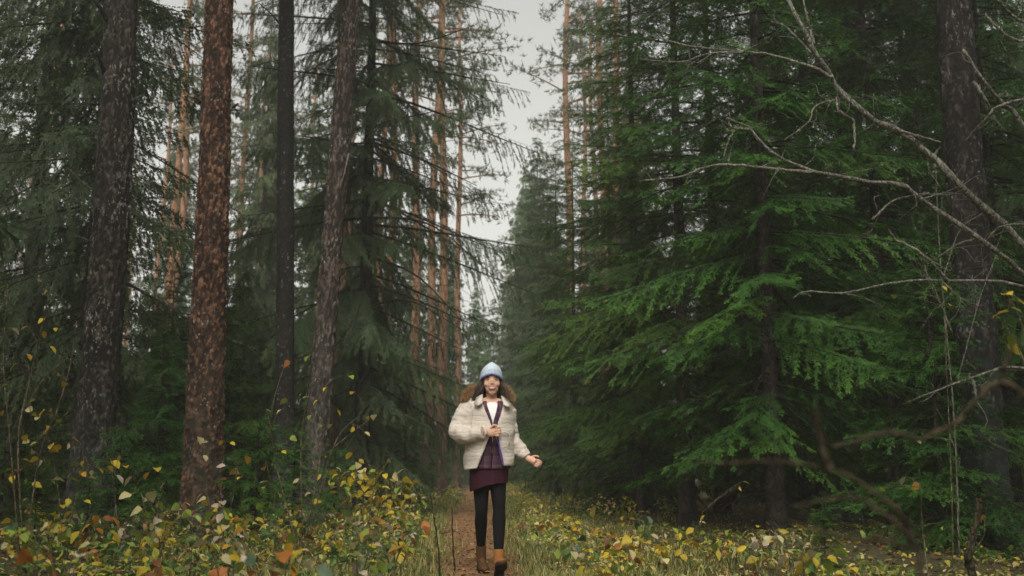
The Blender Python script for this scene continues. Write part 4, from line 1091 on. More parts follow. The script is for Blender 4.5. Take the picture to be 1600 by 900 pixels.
def mass_leaf_mat(name, stops, rough=0.6, trans=0.3):
    m = NT(name); c = m.ramp(m.attr("tint"), stops); m.t.nodes[-1].color_ramp.interpolation = 'LINEAR'
    m.col(c); m.rough(rough); m.translucent(c, trans); return m.m
L_ = LEAF_COL
M['mass_leaf'] = mass_leaf_mat("mixed autumn leaves", [(0.0, L_['green']), (0.22, (0.12, 0.20, 0.05)), (0.42, L_['lime']), (0.62, L_['yellow']), (0.80, L_['pale']), (0.92, L_['orange']), (1.0, L_['brown'])])
M['litter'] = mass_leaf_mat("fallen leaves", [(0.0, (0.10, 0.050, 0.022)), (0.30, L_['brown']), (0.48, (0.30, 0.15, 0.05)), (0.62, (0.42, 0.29, 0.07)), (0.85, L_['pale']), (1.0, (0.52, 0.40, 0.06))], 0.6, 0.1)
M['grass'] = mass_leaf_mat("grass blades", [(0.0, (0.045, 0.085, 0.022)), (0.35, (0.14, 0.18, 0.045)), (0.65, (0.30, 0.29, 0.09)), (1.0, (0.44, 0.37, 0.16))], 0.6, 0.25)
M['stem'] = bark_mat("thin sapling stem", (0.12, 0.095, 0.055), (0.20, 0.16, 0.095), (0.29, 0.24, 0.15), (30, 30, 12))

def leaf_mesh(name, kind):
    """Unit leaf along +x with a fold along its midrib, curl and stalk."""
    if kind == 'oval':
        u = np.array([0.0, 0.12, 0.35, 0.6, 0.82, 1.0]); w = np.array([0.0, 0.20, 0.33, 0.30, 0.16, 0.0])
    elif kind == 'long':
        u = np.array([0.0, 0.12, 0.35, 0.6, 0.82, 1.0]); w = np.array([0.0, 0.12, 0.20, 0.19, 0.10, 0.0])
    else:
        u = np.array([0.0, 0.10, 0.30, 0.55, 0.80, 1.0]); w = np.array([0.0, 0.30, 0.42, 0.36, 0.18, 0.0])
    V, F3 = [], []
    if kind == 'maple':
        out = [(0, 0), (-0.05, 0.22), (0.12, 0.30), (0.08, 0.52), (0.32, 0.40), (0.48, 0.50), (0.52, 0.24), (0.74, 0.22), (1.0, 0.0)]
        pts = [(x, y) for x, y in out] + [(x, -y) for x, y in out[-2:0:-1]]
        V = [(0.36, 0, 0)] + [(x, y, 0.22 * abs(y) - 0.30 * (x - 0.3) ** 2 + 0.10 * math.sin(9 * x + 5 * y)) for x, y in pts]
        n = len(pts); F3 = [(0, 1 + k, 1 + (k + 1) % n) for k in range(n)]
    else:
        for a_, b_ in zip(u, w):
            z = -0.35 * (a_ - 0.25) ** 2
            V += [(a_, b_, z + 0.32 * b_ + 0.03 * math.sin(14 * a_)), (a_, 0, z), (a_, -b_, z + 0.32 * b_ - 0.03 * math.sin(12 * a_))]
        for k in range(len(u) - 1):
            for s_ in (0, 1):
                a_, b_, c_, d_ = 3 * k + s_, 3 * k + s_ + 1, 3 * k + 3 + s_ + 1, 3 * k + 3 + s_
                F3 += [(a_, b_, c_), (a_, c_, d_)]
    k = len(V)                                                   # stalk
    V += [(0.02, 0.012, 0), (0.02, -0.012, 0), (-0.30, 0.006, 0.06), (-0.30, -0.006, 0.06)]
    F3 += [(k, k + 1, k + 3), (k, k + 3, k + 2)]
    return mesh_from(name, V, [np.array(F3)], M['leaf'])
LEAF = {k: leaf_mesh("leaf_" + k, k) for k in ('oval', 'long', 'round', 'maple')}

def rot_leaf(rng, flat=0.5):
    """Random hanging attitude; returns an Euler. Most leaves show some face towards the path."""
    az = rng.uniform(0, 2 * math.pi); pitch = rng.uniform(0.0, 0.9); roll = rng.normal(0, 0.8 * (1 - flat) + 0.25)
    return (Matrix.Rotation(az, 3, 'Z') @ Matrix.Rotation(pitch, 3, 'Y') @ Matrix.Rotation(roll, 3, 'X')).to_euler()

def add_leaf(t, p, size, colour, rng, kind=None, eul=None):
    """p in the thing's own coordinates."""
    o = obj("leaf", LEAF[kind or ('oval', 'oval', 'long', 'round')[rng.integers(4)]], t)
    o.location = p; o.scale = (size, size, size); o.rotation_euler = eul or rot_leaf(rng)
    c = np.array(LEAF_COL[colour]) * rng.uniform(0.8, 1.15)
    o.color = (*np.clip(c, 0, 1), 1)
    return o

def pick(rng, s):
    names = s.split(); return names[rng.integers(len(names))]

def sapling(base, Y, stems, leaves, label, seed, colours, group=None, r=0.0075, name="sapling", dz=0.25, mat='stem', kind=None):
    """Stems are pixel polylines (bottom to top) at distance Y; leaves are (px, py, size in px)."""
    rng = np.random.default_rng(seed)
    x0 = gx(base, Y)
    t = tag(empty(name, (x0, Y, gz(x0, Y))), label, "sapling", group)
    L = t.location
    axes = []
    for k, st in enumerate(stems):
        P = [Vector((rng.normal(0, 0.02), rng.normal(0, 0.02), -0.02))] if st[0] is None else []
        for q, pt in enumerate(st):
            if pt is None: continue
            P.append(at(pt[0], pt[1], Y + rng.uniform(-dz, dz) * 0.6) - L)
        C = catmull(P, 14); axes.append(C)
        V, fs = tube(C, np.linspace(r * (1 if k == 0 else 0.8), r * 0.25, 14), 5)
        obj("stem", mesh_from("stem", V, fs, M[mat]), t)
    A = np.concatenate(axes)
    for lf in leaves:
        px, py, sz = lf[:3]
        p = np.array(at(px, py, Y + rng.uniform(-dz, dz)) - L)
        size = sz * (1.15 if Y > 5 else 0.9) * Y / F_PX
        d = np.linalg.norm(A - p, axis=1); q = A[np.argmin(d)]
        if d.min() > 0.03:
            mid = (p + q) / 2 + np.array((0, 0, 0.02))
            V, fs = tube(catmull([q, mid, p], 6), np.linspace(r * 0.36, r * 0.2, 6), 4)
            obj("twig", mesh_from("twig", V, fs, M[mat]), t)
        add_leaf(t, p, size, lf[3] if len(lf) > 3 else pick(rng, colours), rng, kind)
    return t

sapling(35, 7.2, [[None, (28, 700), (45, 600), (75, 470), (84, 440)], [None, (60, 720), (90, 640), (112, 560), (120, 500)], [None, (15, 680), (5, 560), (12, 450)], [(40, 640), (70, 590), (105, 560)], [(50, 700), (80, 670), (110, 640)]],
        [(70, 497, 17, 'yellow'), (18, 512, 14), (43, 510, 10), (67, 517, 12), (87, 512, 9), (78, 541, 14), (5, 555, 14, 'teal'), (30, 556, 13, 'teal'), (26, 567, 15, 'lime'), (43, 553, 12, 'gold'), (100, 568, 9), (103, 598, 12, 'gold'), (90, 583, 8), (55, 625, 13, 'lime'),
         (5, 641, 14, 'gold'), (48, 648, 12), (70, 640, 14, 'yellow'), (82, 638, 10), (92, 655, 12), (78, 665, 10), (70, 678, 8), (80, 697, 8), (70, 455, 10), (8, 458, 12), (10, 447, 9, 'lime'), (60, 652, 10, 'pale'), (52, 640, 12, 'pale'), (12, 600, 10), (38, 680, 11)],
        "tall thin sapling with small yellow oval leaves at the left edge", 1, "yellow gold yellow lime pale", r=0.009)
sapling(470, 9.6, [[None, (430, 720), (425, 640), (448, 560)], [None, (470, 700), (478, 630), (484, 552)], [None, (520, 700), (560, 650), (590, 615)], [None, (505, 690), (500, 640), (512, 598), (550, 582)], [(520, 700), (560, 668), (588, 648)]],
        [(453, 565, 13, 'orange'), (482, 556, 11), (546, 587, 11), (553, 612, 11), (510, 605, 11), (497, 624, 10), (482, 620, 9), (449, 624, 12, 'lime'), (440, 640, 9, 'pale'), (488, 648, 12, 'lime'), (415, 640, 9, 'pale'), (453, 683, 11), (518, 663, 9, 'pale'), (585, 648, 11, 'pale'), (573, 650, 8), (553, 667, 9),
         (570, 675, 9, 'pale'), (550, 707, 13), (561, 718, 9), (512, 712, 9), (485, 718, 10, 'pale'), (527, 640, 9), (505, 665, 10), (440, 705, 10)],
        "sparse arching sapling with scattered yellow leaves in front of the leaning trunk", 2, "yellow yellow gold lime", r=0.008)
rng_ = np.random.default_rng(60)
def cluster(cx, cy, w, h, n, s0, s1): return [(cx + rng_.normal(0, w), cy + rng_.normal(0, h), rng_.uniform(s0, s1)) for _ in range(n)]
sapling(570, 9.9, [[None, (560, 770), (545, 740)], [None, (585, 760), (600, 730), (612, 716)], [None, (600, 780), (625, 755)], [None, (545, 790), (525, 765)]],
        [(609, 720, 15, 'yellow')] + cluster(545, 745, 16, 12, 16, 10, 16) + cluster(595, 757, 18, 14, 20, 10, 16) + cluster(575, 785, 26, 10, 14, 9, 14) + cluster(625, 770, 12, 14, 8, 9, 14),
        "bushy yellow-leaved sapling by the path, just left of the walker", 3, "yellow yellow lime yellow pale")
sapling(545, 10.8, [[None, (530, 760), (520, 735)], [None, (560, 770), (575, 728)], [None, (600, 780), (640, 760)], [None, (640, 790), (655, 775)]],
        cluster(530, 748, 18, 12, 16, 10, 15) + cluster(580, 742, 22, 12, 22, 10, 16) + cluster(640, 768, 16, 12, 14, 9, 14) + cluster(600, 775, 30, 8, 14, 9, 13),
        "second bushy yellow-leaved sapling, behind the first one left of the walker", 31, "yellow yellow lime pale yellow")
sapling(95, 8.4, [[None, (90, 760), (70, 660)], [None, (120, 770), (130, 700)]], cluster(75, 690, 30, 26, 12, 9, 13) + cluster(130, 740, 16, 16, 8, 9, 13) + cluster(40, 740, 24, 20, 10, 10, 15),
        "loose yellow-leaved sapling left of the lichened trunk's foot", 32, "yellow gold lime pale")
sapling(190, 9.0, [[None, (180, 780), (176, 712)], [None, (205, 790), (212, 735)]], [(175, 720, 19, 'yellow'), (188, 711, 13, 'yellow'), (181, 742, 17, 'cream'), (206, 744, 16, 'pale'), (155, 733, 10), (125, 724, 13, 'lime'), (132, 728, 10, 'lime'), (232, 738, 14, 'gold'), (245, 731, 14, 'yellow'), (258, 754, 12, 'pale'), (197, 728, 12, 'gold'), (168, 728, 12, 'yellow')],
        "sapling with drooping yellow and cream leaves at the foot of the lichened trunk", 4, "yellow gold pale", name="sapling")
sapling(215, 8.6, [[None, (222, 830), (226, 770)], [None, (245, 820), (250, 778)]], [(205, 772, 18, 'pale'), (222, 775, 17, 'pale'), (236, 768, 18, 'pale'), (248, 783, 17, 'lime'), (222, 796, 19, 'pale'), (232, 805, 15, 'lime'), (252, 802, 15, 'pale'), (228, 840, 16, 'lime'), (220, 833, 14, 'lime'), (212, 858, 14, 'lime'), (195, 850, 13, 'teal'), (246, 840, 13)],
        "pale-leaved low sapling between the lichened trunk and the reddish trunk", 5, "pale lime teal")
sapling(345, 10.2, [[None, (345, 760), (352, 690)], [None, (325, 780), (318, 690)], [None, (365, 770), (372, 720)]], [(312, 683, 13), (325, 690, 9), (338, 686, 13, 'orange'), (348, 688, 9), (360, 691, 10), (319, 711, 11, 'pale'), (352, 728, 17, 'cream'), (362, 736, 13, 'pale'), (370, 733, 15, 'gold'), (355, 748, 14, 'gold'), (317, 770, 14, 'pale'), (318, 783, 11, 'yellow'), (334, 796, 12, 'yellow'), (328, 812, 11, 'pale'), (353, 808, 10), (302, 800, 9), (280, 799, 11), (292, 800, 9, 'lime'), (285, 815, 10), (386, 712, 14, 'gold'), (396, 658, 12, 'lime'), (378, 745, 11)],
        "sapling with mixed yellow and cream leaves growing against the reddish trunk's foot", 6, "yellow gold pale")
sapling(425, 10.6, [[None, (430, 790), (420, 740), (415, 720)], [None, (450, 780), (470, 745)]], [(412, 730, 12), (445, 785, 14, 'lime'), (440, 805, 11), (468, 748, 12, 'pale'), (500, 782, 14), (470, 802, 12, 'cream'), (415, 760, 12, 'gold'), (418, 752, 11), (406, 786, 10, 'lime'), (452, 808, 11), (435, 770, 10), (520, 805, 12, 'pale'), (536, 795, 12), (486, 770, 10, 'pale')],
        "low yellow sapling behind the young fir, left of the leaning trunk's foot", 7, "yellow lime pale gold")
for px_, Y_, st, lv, lab, sd, kd in (
        (425, 3.7, [[None, (428, 868), (436, 820)], [None, (450, 880), (470, 850)]], [(432, 836, 30, 'green'), (440, 862, 36, 'orange'), (468, 858, 32, 'yellow'), (412, 888, 34, 'pale'), (398, 870, 26, 'teal'), (498, 890, 30, 'teal'), (476, 876, 30, 'pale'), (460, 838, 22, 'lime')], "blurred maple seedling close to the camera with green, orange and yellow leaves", 8, 'maple'),
        (60, 3.8, [[None, (58, 880), (62, 840)], [None, (30, 880), (20, 820)]], [(48, 866, 34, 'orange'), (66, 858, 30, 'orange'), (30, 828, 28, 'lime'), (16, 820, 26, 'green'), (90, 838, 24, 'lime'), (118, 868, 32, 'cream'), (12, 860, 26, 'yellow'), (78, 892, 28, 'orange')], "blurred maple seedling in the bottom left corner with orange leaves", 9, 'maple'),
        (360, 3.9, [[None, (366, 880), (370, 840)], [None, (340, 890), (336, 880)]], [(366, 848, 32, 'pale'), (340, 888, 34, 'orange'), (392, 838, 26, 'lime'), (388, 872, 26, 'cream'), (372, 868, 22, 'yellow'), (318, 872, 24, 'teal')], "blurred maple seedling near the camera with a pale upper leaf and orange lower leaf", 10, 'maple')):
    sapling(px_, Y_, st, lv, lab, sd, "lime", r=0.004, kind=kd, dz=0.12, name="maple_seedling")
# right side
sapling(1152, 7.8, [[None, (1150, 880), (1152, 855)]], [(1150, 860, 22, 'yellow'), (1160, 856, 20, 'pale'), (1143, 866, 18, 'lime'), (1166, 853, 16, 'yellow')], "single stalk with a fan of yellow leaves under the nearest fresh spruce", 11, "yellow")
sapling(1258, 6.6, [[None, (1256, 880), (1258, 840)], [None, (1275, 880), (1285, 856)]], [(1250, 868, 26, 'yellow'), (1266, 884, 26, 'yellow'), (1280, 860, 20, 'green'), (1229, 875, 14, 'gold'), (1330, 887, 16, 'yellow'), (1216, 829, 14, 'yellow'), (1345, 828, 15, 'lime')], "seedling with big yellow leaves in the dark below the dead branches", 12, "yellow lime")
sapling(1440, 7.0, [[None, (1442, 830), (1436, 730)], [None, (1530, 850), (1542, 790)]], [(1414, 745, 15, 'cream'), (1437, 757, 14, 'gold'), (1540, 806, 16, 'gold'), (1373, 765, 9, 'lime'), (1386, 823, 9, 'teal'), (1473, 822, 10, 'lime')], "sparse stem with few gold and cream leaves before the right lichened trunk", 13, "gold yellow")
sapling(1620, 5.2, [[None, (1625, 700), (1600, 520), (1572, 455)], [(1612, 600), (1590, 540), (1577, 520)]], [(1570, 460, 20, 'yellow'), (1576, 486, 26, 'yellow'), (1580, 480, 18, 'lime'), (1578, 524, 20, 'lime'), (1574, 538, 22, 'yellow'), (1566, 505, 12, 'lime'), (1592, 470, 16, 'yellow')], "thin sapling hanging yellow leaves at the right edge", 14, "yellow lime")
sapling(1100, 8.6, [[None, (1090, 850), (1098, 800)]], [(1102, 805, 14, 'yellow'), (1092, 816, 10, 'pale'), (1160, 752, 12, 'lime'), (1155, 760, 9, 'yellow')], "thin dark stem with two yellow leaf tufts at the fresh spruce's edge", 15, "yellow")
sapling(1490, 7.4, [[None, (1488, 800), (1475, 480)]], [(1472, 447, 10, 'yellow'), (1484, 476, 9, 'gold'), (1395, 460, 12, 'lime'), (1422, 437, 9, 'yellow'), (1438, 687, 9, 'pale')], "tall bare stem with a few leaf dots in front of the right lichened trunk", 16, "yellow")

# --- seedlings on the forest floor, each a thing
def zone_words(x, y):
    side = "left" if x < float(path_x(y)) else "right"
    d = abs(x - float(path_x(y)))
    return side, ("beside the path" if d < 1.3 else ("a step off the path" if d < 2.6 else "under the trees"))
rr = np.random.default_rng(314)
COLS = {"yellow": "yellow yellow pale gold", "yellow green": "lime lime yellow green", "pale cream": "pale cream pale lime", "green": "green teal lime green", "rusty": "orange brown gold orange"}
near_seeds = []
tries = 0
while len(near_seeds) < 165 and tries < 4000:
    tries += 1
    Y = 8.0 + 6.0 * rr.random() ** 1.5
    c0 = float(path_x(Y))
    if rr.random() < 0.70: X = c0 - rr.uniform(0.7, 5.4)
    else: X = c0 + 0.65 + abs(rr.normal(0, 0.60))
    if abs(X) > Y * 0.53: continue
    if any((X - a) ** 2 + (Y - b_) ** 2 < 0.045 for a, b_ in near_seeds): continue
    if (X - W0.x) ** 2 + (Y - 8.2) ** 2 < 0.3: continue
    near_seeds.append((X, Y))
near_seeds.sort(key=lambda q: q[1])
for X, Y in near_seeds:
    side, where = zone_words(X, Y)
    cn = ["yellow", "yellow", "yellow", "yellow green", "yellow green", "pale cream", "pale cream", "green", "green", "rusty"][rr.integers(10)]
    h = rr.uniform(0.10, 0.34) * (1.2 if side == "left" else 0.85)
    size_word = "ankle-high" if h < 0.18 else ("shin-high" if h < 0.28 else "knee-high")
    n = int(rr.integers(4, 9))
    depth_word = "in front" if Y < 9.2 else ("farther on" if Y < 11 else "well back")
    nw = ["four", "five", "six", "seven", "eight"][n - 4]
    lab = f"{size_word} {nw}-leaved {cn} seedling {where} on the {side}, {depth_word}"
    t = tag(empty("seedling", (X, Y, gz(X, Y))), lab, "seedling", f"{size_word} {nw}-leaved {cn} seedlings {where} {side} {depth_word}")
    top = np.array((rr.normal(0, 0.06), rr.normal(0, 0.06), h))
    ax = catmull([np.zeros(3) - (0, 0, 0.02), top * 0.5 + (0.02, 0, 0), top], 7)
    V, fs = tube(ax, np.linspace(0.004, 0.0015, 7), 4); obj("stem", mesh_from("stem", V, fs, M['stem']), t)
    for k in range(n):
        f = 0.45 + 0.55 * (k + 1) / n
        a = k * 2.4 + rr.uniform(-0.4, 0.4)
        p = np.array([np.interp(f, np.linspace(0, 1, 7), ax[:, q]) for q in range(3)])
        sp = rr.uniform(0.02, 0.07)
        p = p + np.array((math.cos(a), math.sin(a), rr.uniform(-0.1, 0.3))) * sp
        e = (Matrix.Rotation(a, 3, 'Z') @ Matrix.Rotation(rr.uniform(-0.1, 0.8), 3, 'Y') @ Matrix.Rotation(rr.normal(0, 0.5), 3, 'X')).to_euler()
        add_leaf(t, p, rr.uniform(0.055, 0.095) * (1.1 if cn != "green" else 0.9), pick(rr, COLS[cn]), rr, None, e)

# --- loose leafy shrubs that fill the lower left, and a few on the right
spots = []
tries = 0
while len(spots) < 46 and tries < 3000:
    tries += 1
    Y = rr.uniform(5.6, 10.5)
    left = rr.random() < 0.80
    X = (-0.53 * Y + rr.random() ** 0.8 * (0.53 * Y - 0.75)) if left else float(path_x(Y)) + rr.uniform(0.7, 2.6)
    if abs(X - float(path_x(Y))) < 0.6 or any((X - a) ** 2 + (Y - b_) ** 2 < 0.10 for a, b_ in spots): continue
    spots.append((X, Y))
spots.sort(key=lambda q: q[1])
for i_, (X, Y) in enumerate(spots):
    side, where = zone_words(X, Y)
    cn = ["yellow", "yellow green", "pale cream", "pale cream", "green", "yellow", "rusty"][rr.integers(7)]
    h = rr.uniform(0.30, 0.62) * (1 if side == "left" else 0.62)
    n = int(rr.integers(8, 16)); ns = int(rr.integers(2, 4))
    px_ = 800 + F_PX * X / Y
    col_w = "far left" if px_ < 200 else ("left" if px_ < 420 else ("left of the walker" if px_ < 720 else "right of the walker"))
    dw = "close to the camera" if Y < 7 else ("mid-way" if Y < 8.8 else "deeper in")
    t = tag(empty("leafy_shrub", (X, Y, gz(X, Y))), f"{'tall' if h > 0.45 else 'low'} {['two','three'][ns - 2]}-stemmed {cn} shrub, {col_w}, {dw}", "shrub", f"{'tall' if h > 0.45 else 'low'} {cn} leafy shrubs {col_w} {dw}")
    for q in range(ns):
        a0 = rr.uniform(0, 6.28); tp = np.array((math.cos(a0) * rr.uniform(0.05, 0.22), math.sin(a0) * rr.uniform(0.05, 0.22), h * rr.uniform(0.7, 1.0)))
        ax = catmull([(0, 0, -0.02), tp * np.array((0.3, 0.3, 0.55)), tp], 8)
        V, fs = tube(ax, np.linspace(0.0045, 0.0014, 8), 4); obj("stem", mesh_from("stem", V, fs, M['stem']), t)
        for k in range(n // ns):
            f = 0.40 + 0.60 * (k + 1) / (n // ns)
            p = np.array([np.interp(f, np.linspace(0, 1, 8), ax[:, c_]) for c_ in range(3)])
            a = a0 + k * math.pi + rr.uniform(-0.6, 0.6)
            p = p + np.array((math.cos(a), math.sin(a), 0.1)) * rr.uniform(0.01, 0.04)
            e = (Matrix.Rotation(a, 3, 'Z') @ Matrix.Rotation(rr.uniform(0.0, 0.9), 3, 'Y') @ Matrix.Rotation(rr.normal(0, 0.5), 3, 'X')).to_euler()
            add_leaf(t, p, rr.uniform(0.055, 0.10), pick(rr, COLS[cn]), rr, None, e)

# --- leaf masses
UNIT = np.array([(0, 0, 0), (0.22, 0.22, 0.07), (0.22, -0.22, 0.07), (0.62, 0.25, 0.06), (0.62, -0.25, 0.06), (1.0, 0, -0.14), (0.45, 0, -0.02)])
UF = np.array([[0, 6, 1], [0, 2, 6], [1, 6, 3], [2, 4, 6], [3, 6, 5], [4, 5, 6]])
def leaf_cloud(P, S, T, rng, flat):
    """Small two-faced leaves at P with sizes S and tints T."""
    n = len(P)
    az = rng.uniform(0, 2 * np.pi, n); pi_ = rng.normal(0.2, flat, n); ro = rng.normal(0, flat, n)
    V = np.repeat(UNIT[None], n, 0) * S[:, None, None]
    y, z = V[..., 1].copy(), V[..., 2].copy()
    V[..., 1] = y * np.cos(ro)[:, None] - z * np.sin(ro)[:, None]; V[..., 2] = y * np.sin(ro)[:, None] + z * np.cos(ro)[:, None]
    x, z = V[..., 0].copy(), V[..., 2].copy()
    V[..., 0] = x * np.cos(pi_)[:, None] + z * np.sin(pi_)[:, None]; V[..., 2] = -x * np.sin(pi_)[:, None] + z * np.cos(pi_)[:, None]
    x, y = V[..., 0].copy(), V[..., 1].copy()
    V[..., 0] = x * np.cos(az)[:, None] - y * np.sin(az)[:, None]; V[..., 1] = x * np.sin(az)[:, None] + y * np.cos(az)[:, None]
    V = V + P[:, None]
    b_ = np.arange(n)[:, None] * 7
    return V.reshape(-1, 3), (b_[:, :, None] + UF[None]).reshape(-1, 3), np.repeat(T, 7)

def on_ground(n, rng, y0, y1, spread, pw=1.6):
    Y = y0 + (y1 - y0) * rng.random(n) ** pw
    X = path_x(Y) + rng.normal(0, spread, n) * (0.6 + Y / 14)
    return X, Y

# fallen leaves
rng = np.random.default_rng(91)
X, Y = on_ground(20000, rng, 5.5, 48, 1.9)
X2 = rng.uniform(-6, 6, 8000); Y2 = rng.uniform(6, 15, 8000); X = np.concatenate([X, X2]); Y = np.concatenate([Y, Y2])
Z = ground_z(X, Y) + rng.uniform(0.008, 0.035, len(X))
dist = np.abs(X - path_x(Y))
T = np.clip(rng.beta(1.3, 1.3, len(X)) * np.where(dist < 0.5, 0.72, 1.0), 0, 1)
S = rng.uniform(0.03, 0.075, len(X)) * np.where(dist < 0.5, 0.8, 1)
V, F, TT = leaf_cloud(np.stack([X, Y, Z], 1), S, T, rng, 0.28)
o = obj("fallen_leaves", mesh_from("fallen_leaves", V, [F], M['litter'], False, {"tint": TT})); tag(o, "brown and yellow fallen leaves strewn on the path and forest floor", "leaves", kind="stuff")

# low leafy undergrowth
def undergrowth(name, lab, n_pl, y0, y1, xr, hmax, seed, tint, sz, pw=1.3):
    rng = np.random.default_rng(seed)
    Y = y0 + (y1 - y0) * rng.random(n_pl) ** pw
    X = path_x(Y) + xr(rng, Y)
    clump = 0.5 + 0.5 * np.sin(X * 2.3 + 1.1) * np.sin(Y * 1.9 + 0.3)
    clump = np.clip(clump + 0.35 * np.sin(X * 5.1 + Y * 3.3) * np.sin(Y * 4.7 - X * 2.0), 0, 1)
    keep = (rng.random(n_pl) < 0.10 + 0.90 * clump ** 1.6) & (np.abs(X - path_x(Y)) > 0.62 + rng.exponential(0.18, n_pl))
    X, Y, clump = X[keep], Y[keep], clump[keep]
    k = 9
    H = hmax * rng.uniform(0.3, 1.0, len(X)) * (0.45 + 0.75 * clump)
    t0 = tint(rng, len(X))
    P = np.stack([np.repeat(X, k), np.repeat(Y, k), np.repeat(ground_z(X, Y), k)], 1)
    f = rng.uniform(0.25, 1.0, len(P))
    az_ = np.repeat(rng.uniform(0, 6.28, len(X)), k) + np.tile(np.arange(k) * 2.4, len(X))
    out_ = (1.1 - f) * 0.16 + 0.02
    P += np.stack([np.cos(az_) * out_ + rng.normal(0, 0.02, len(P)), np.sin(az_) * out_ + rng.normal(0, 0.02, len(P)), np.repeat(H, k) * f], 1)
    S = rng.uniform(sz[0], sz[1], len(P)) * np.repeat(rng.uniform(0.55, 1.35, len(X)), k)
    T = np.clip(np.repeat(t0, k) + rng.normal(0, 0.06, len(P)), 0, 1)
    V, F, TT = leaf_cloud(P, S, T, rng, 0.5)
    W = np.stack([X, Y, ground_z(X, Y) - 0.01], 1)              # stems as thin triangles
    top = W + np.stack([rng.normal(0, 0.03, len(X)), rng.normal(0, 0.03, len(X)), H], 1)
    q = rng.uniform(0, np.pi, len(X)); dd = np.stack([np.cos(q), np.sin(q), 0 * q], 1) * 0.003
    SV = np.stack([W - dd, W + dd, top], 1).reshape(-1, 3)
    b0 = len(V)
    V = np.vstack([V, SV]); F = np.vstack([F, np.arange(len(SV)).reshape(-1, 3) + b0]); TT = np.concatenate([TT, np.full(len(SV), 0.1)])
    o = obj(name, mesh_from(name, V, [F], M['mass_leaf'], False, {"tint": TT})); tag(o, lab, "undergrowth", kind="stuff")
mixd = lambda rng, n: np.where(rng.random(n) < 0.62, rng.uniform(0.0, 0.22, n), rng.uniform(0.35, 0.86, n))
yel = lambda rng, n: np.where(rng.random(n) < 0.25, rng.uniform(0.1, 0.40, n), rng.uniform(0.48, 0.84, n))
undergrowth("undergrowth", "low leafy undergrowth, green and yellow, left of the path", 1000, 6.6, 15, lambda r, Y: -0.55 - np.abs(r.normal(0, 2.6, len(Y))), 0.34, 5, mixd, (0.04, 0.085))
undergrowth("undergrowth", "yellowing low undergrowth on the right of the path", 620, 7.4, 17, lambda r, Y: 0.5 + np.abs(r.normal(0, 0.55, len(Y))), 0.20, 6, yel, (0.035, 0.075))
undergrowth("undergrowth", "dark sparse undergrowth beneath the spruces on the right", 600, 6.6, 14, lambda r, Y: 2.0 + np.abs(r.normal(0, 2.6, len(Y))), 0.16, 7, lambda r, n: r.uniform(0, 0.75, n), (0.03, 0.065))
undergrowth("undergrowth", "pale yellow undergrowth far along both sides of the path", 1700, 15, 50, lambda r, Y: np.where(r.random(len(Y)) < 0.5, -1, 1) * (0.75 + np.abs(r.normal(0, 1.5, len(Y)))), 0.40, 8, yel, (0.05, 0.10))
# grass
rng = np.random.default_rng(17)
n = 62000
X, Y = on_ground(n, rng, 6.5, 30, 0.85, 1.7)
dist = np.abs(X - path_x(Y)); keep = (dist > np.interp(Y, [8, 18], [0.33, 0.48]) + rng.normal(0, 0.10, n)) & (np.sin(X * 1.7 + 2) * np.sin(Y * 1.3) > rng.uniform(-1.4, 0.5, n))
X, Y = X[keep], Y[keep]; n = len(X)
H = rng.uniform(0.04, 0.125, n) * (1 + 0.4 * np.sin(X * 3) * np.sin(Y * 2)); az = rng.uniform(0, 6.28, n); ln = rng.uniform(0.2, 0.8, n) * H
B = np.stack([X, Y, ground_z(X, Y) - 0.005], 1); d2 = np.stack([np.cos(az), np.sin(az), 0 * az], 1); s2 = np.stack([-np.sin(az), np.cos(az), 0 * az], 1)
w = rng.uniform(0.0022, 0.0045, n)[:, None] * (1 + Y[:, None] / 16)
mid = B + d2 * (ln * 0.35)[:, None] + np.array((0, 0, 1.0)) * (H * 0.62)[:, None]; tip = B + d2 * ln[:, None] + np.array((0, 0, 1.0)) * H[:, None]
V = np.stack([B - s2 * w, B + s2 * w, mid - s2 * w * 0.8, mid + s2 * w * 0.8, tip], 1).reshape(-1, 3)
b_ = np.arange(n)[:, None] * 5
F = np.concatenate([b_ + np.array([[0, 1, 3]]), b_ + np.array([[0, 3, 2]]), b_ + np.array([[2, 3, 4]])])
T = np.repeat(np.clip(rng.beta(1.9, 1.5, n), 0, 1), 5)
o = obj("grass", mesh_from("grass", V, [F], M['grass'], False, {"tint": T})); tag(o, "short yellowing grass along both edges of the path", "grass", kind="stuff")

# --- young firs
for px, Y, cr, s, rz, lab in ((398, 11.0, 'Y1', 0.95, 0.4, "bushy young fir standing between the reddish trunk and the leaning trunk"), (455, 12.2, 'Y1', 0.90, 2.0, "young fir just behind the bushy one, below the black trunk"), (178, 10.6, 'Y1', 0.90, 1.2, "small young fir at the right side of the lichened trunk's foot"),
                              (240, 13.5, 'Y2', 0.75, 3.0, "taller young fir between the lichened and reddish trunks"), (50, 9.6, 'Y1', 0.60, 5.0, "small dark young fir at the far left among the leaves"), (130, 9.0, 'Y1', 0.50, 2.6, "tiny young fir in the leaves at the foot of the lichened trunk"),
                              (520, 13.5, 'Y1', 0.75, 3.6, "small young fir at the leaning trunk's foot"), (270, 18.0, 'Y2', 1.0, 0.6, "shaded young fir farther back, left of the reddish trunk"), (1290, 8.8, 'Y1', 0.42, 1.6, "little young fir under the dead branches at the right"),
                              (1478, 9.9, 'Y2', 0.95, 2.4, "young fir in front of the right lichened trunk's foot"), (630, 19.0, 'Y2', 0.7, 4.4, "young fir in the gloom behind the walker's shoulder")):
    x = gx(px, Y)
    tree("young_fir", trunk_of('young' if cr == 'Y1' else 'young3'), crown_mesh(cr), x, Y, lab, None, rz, s)

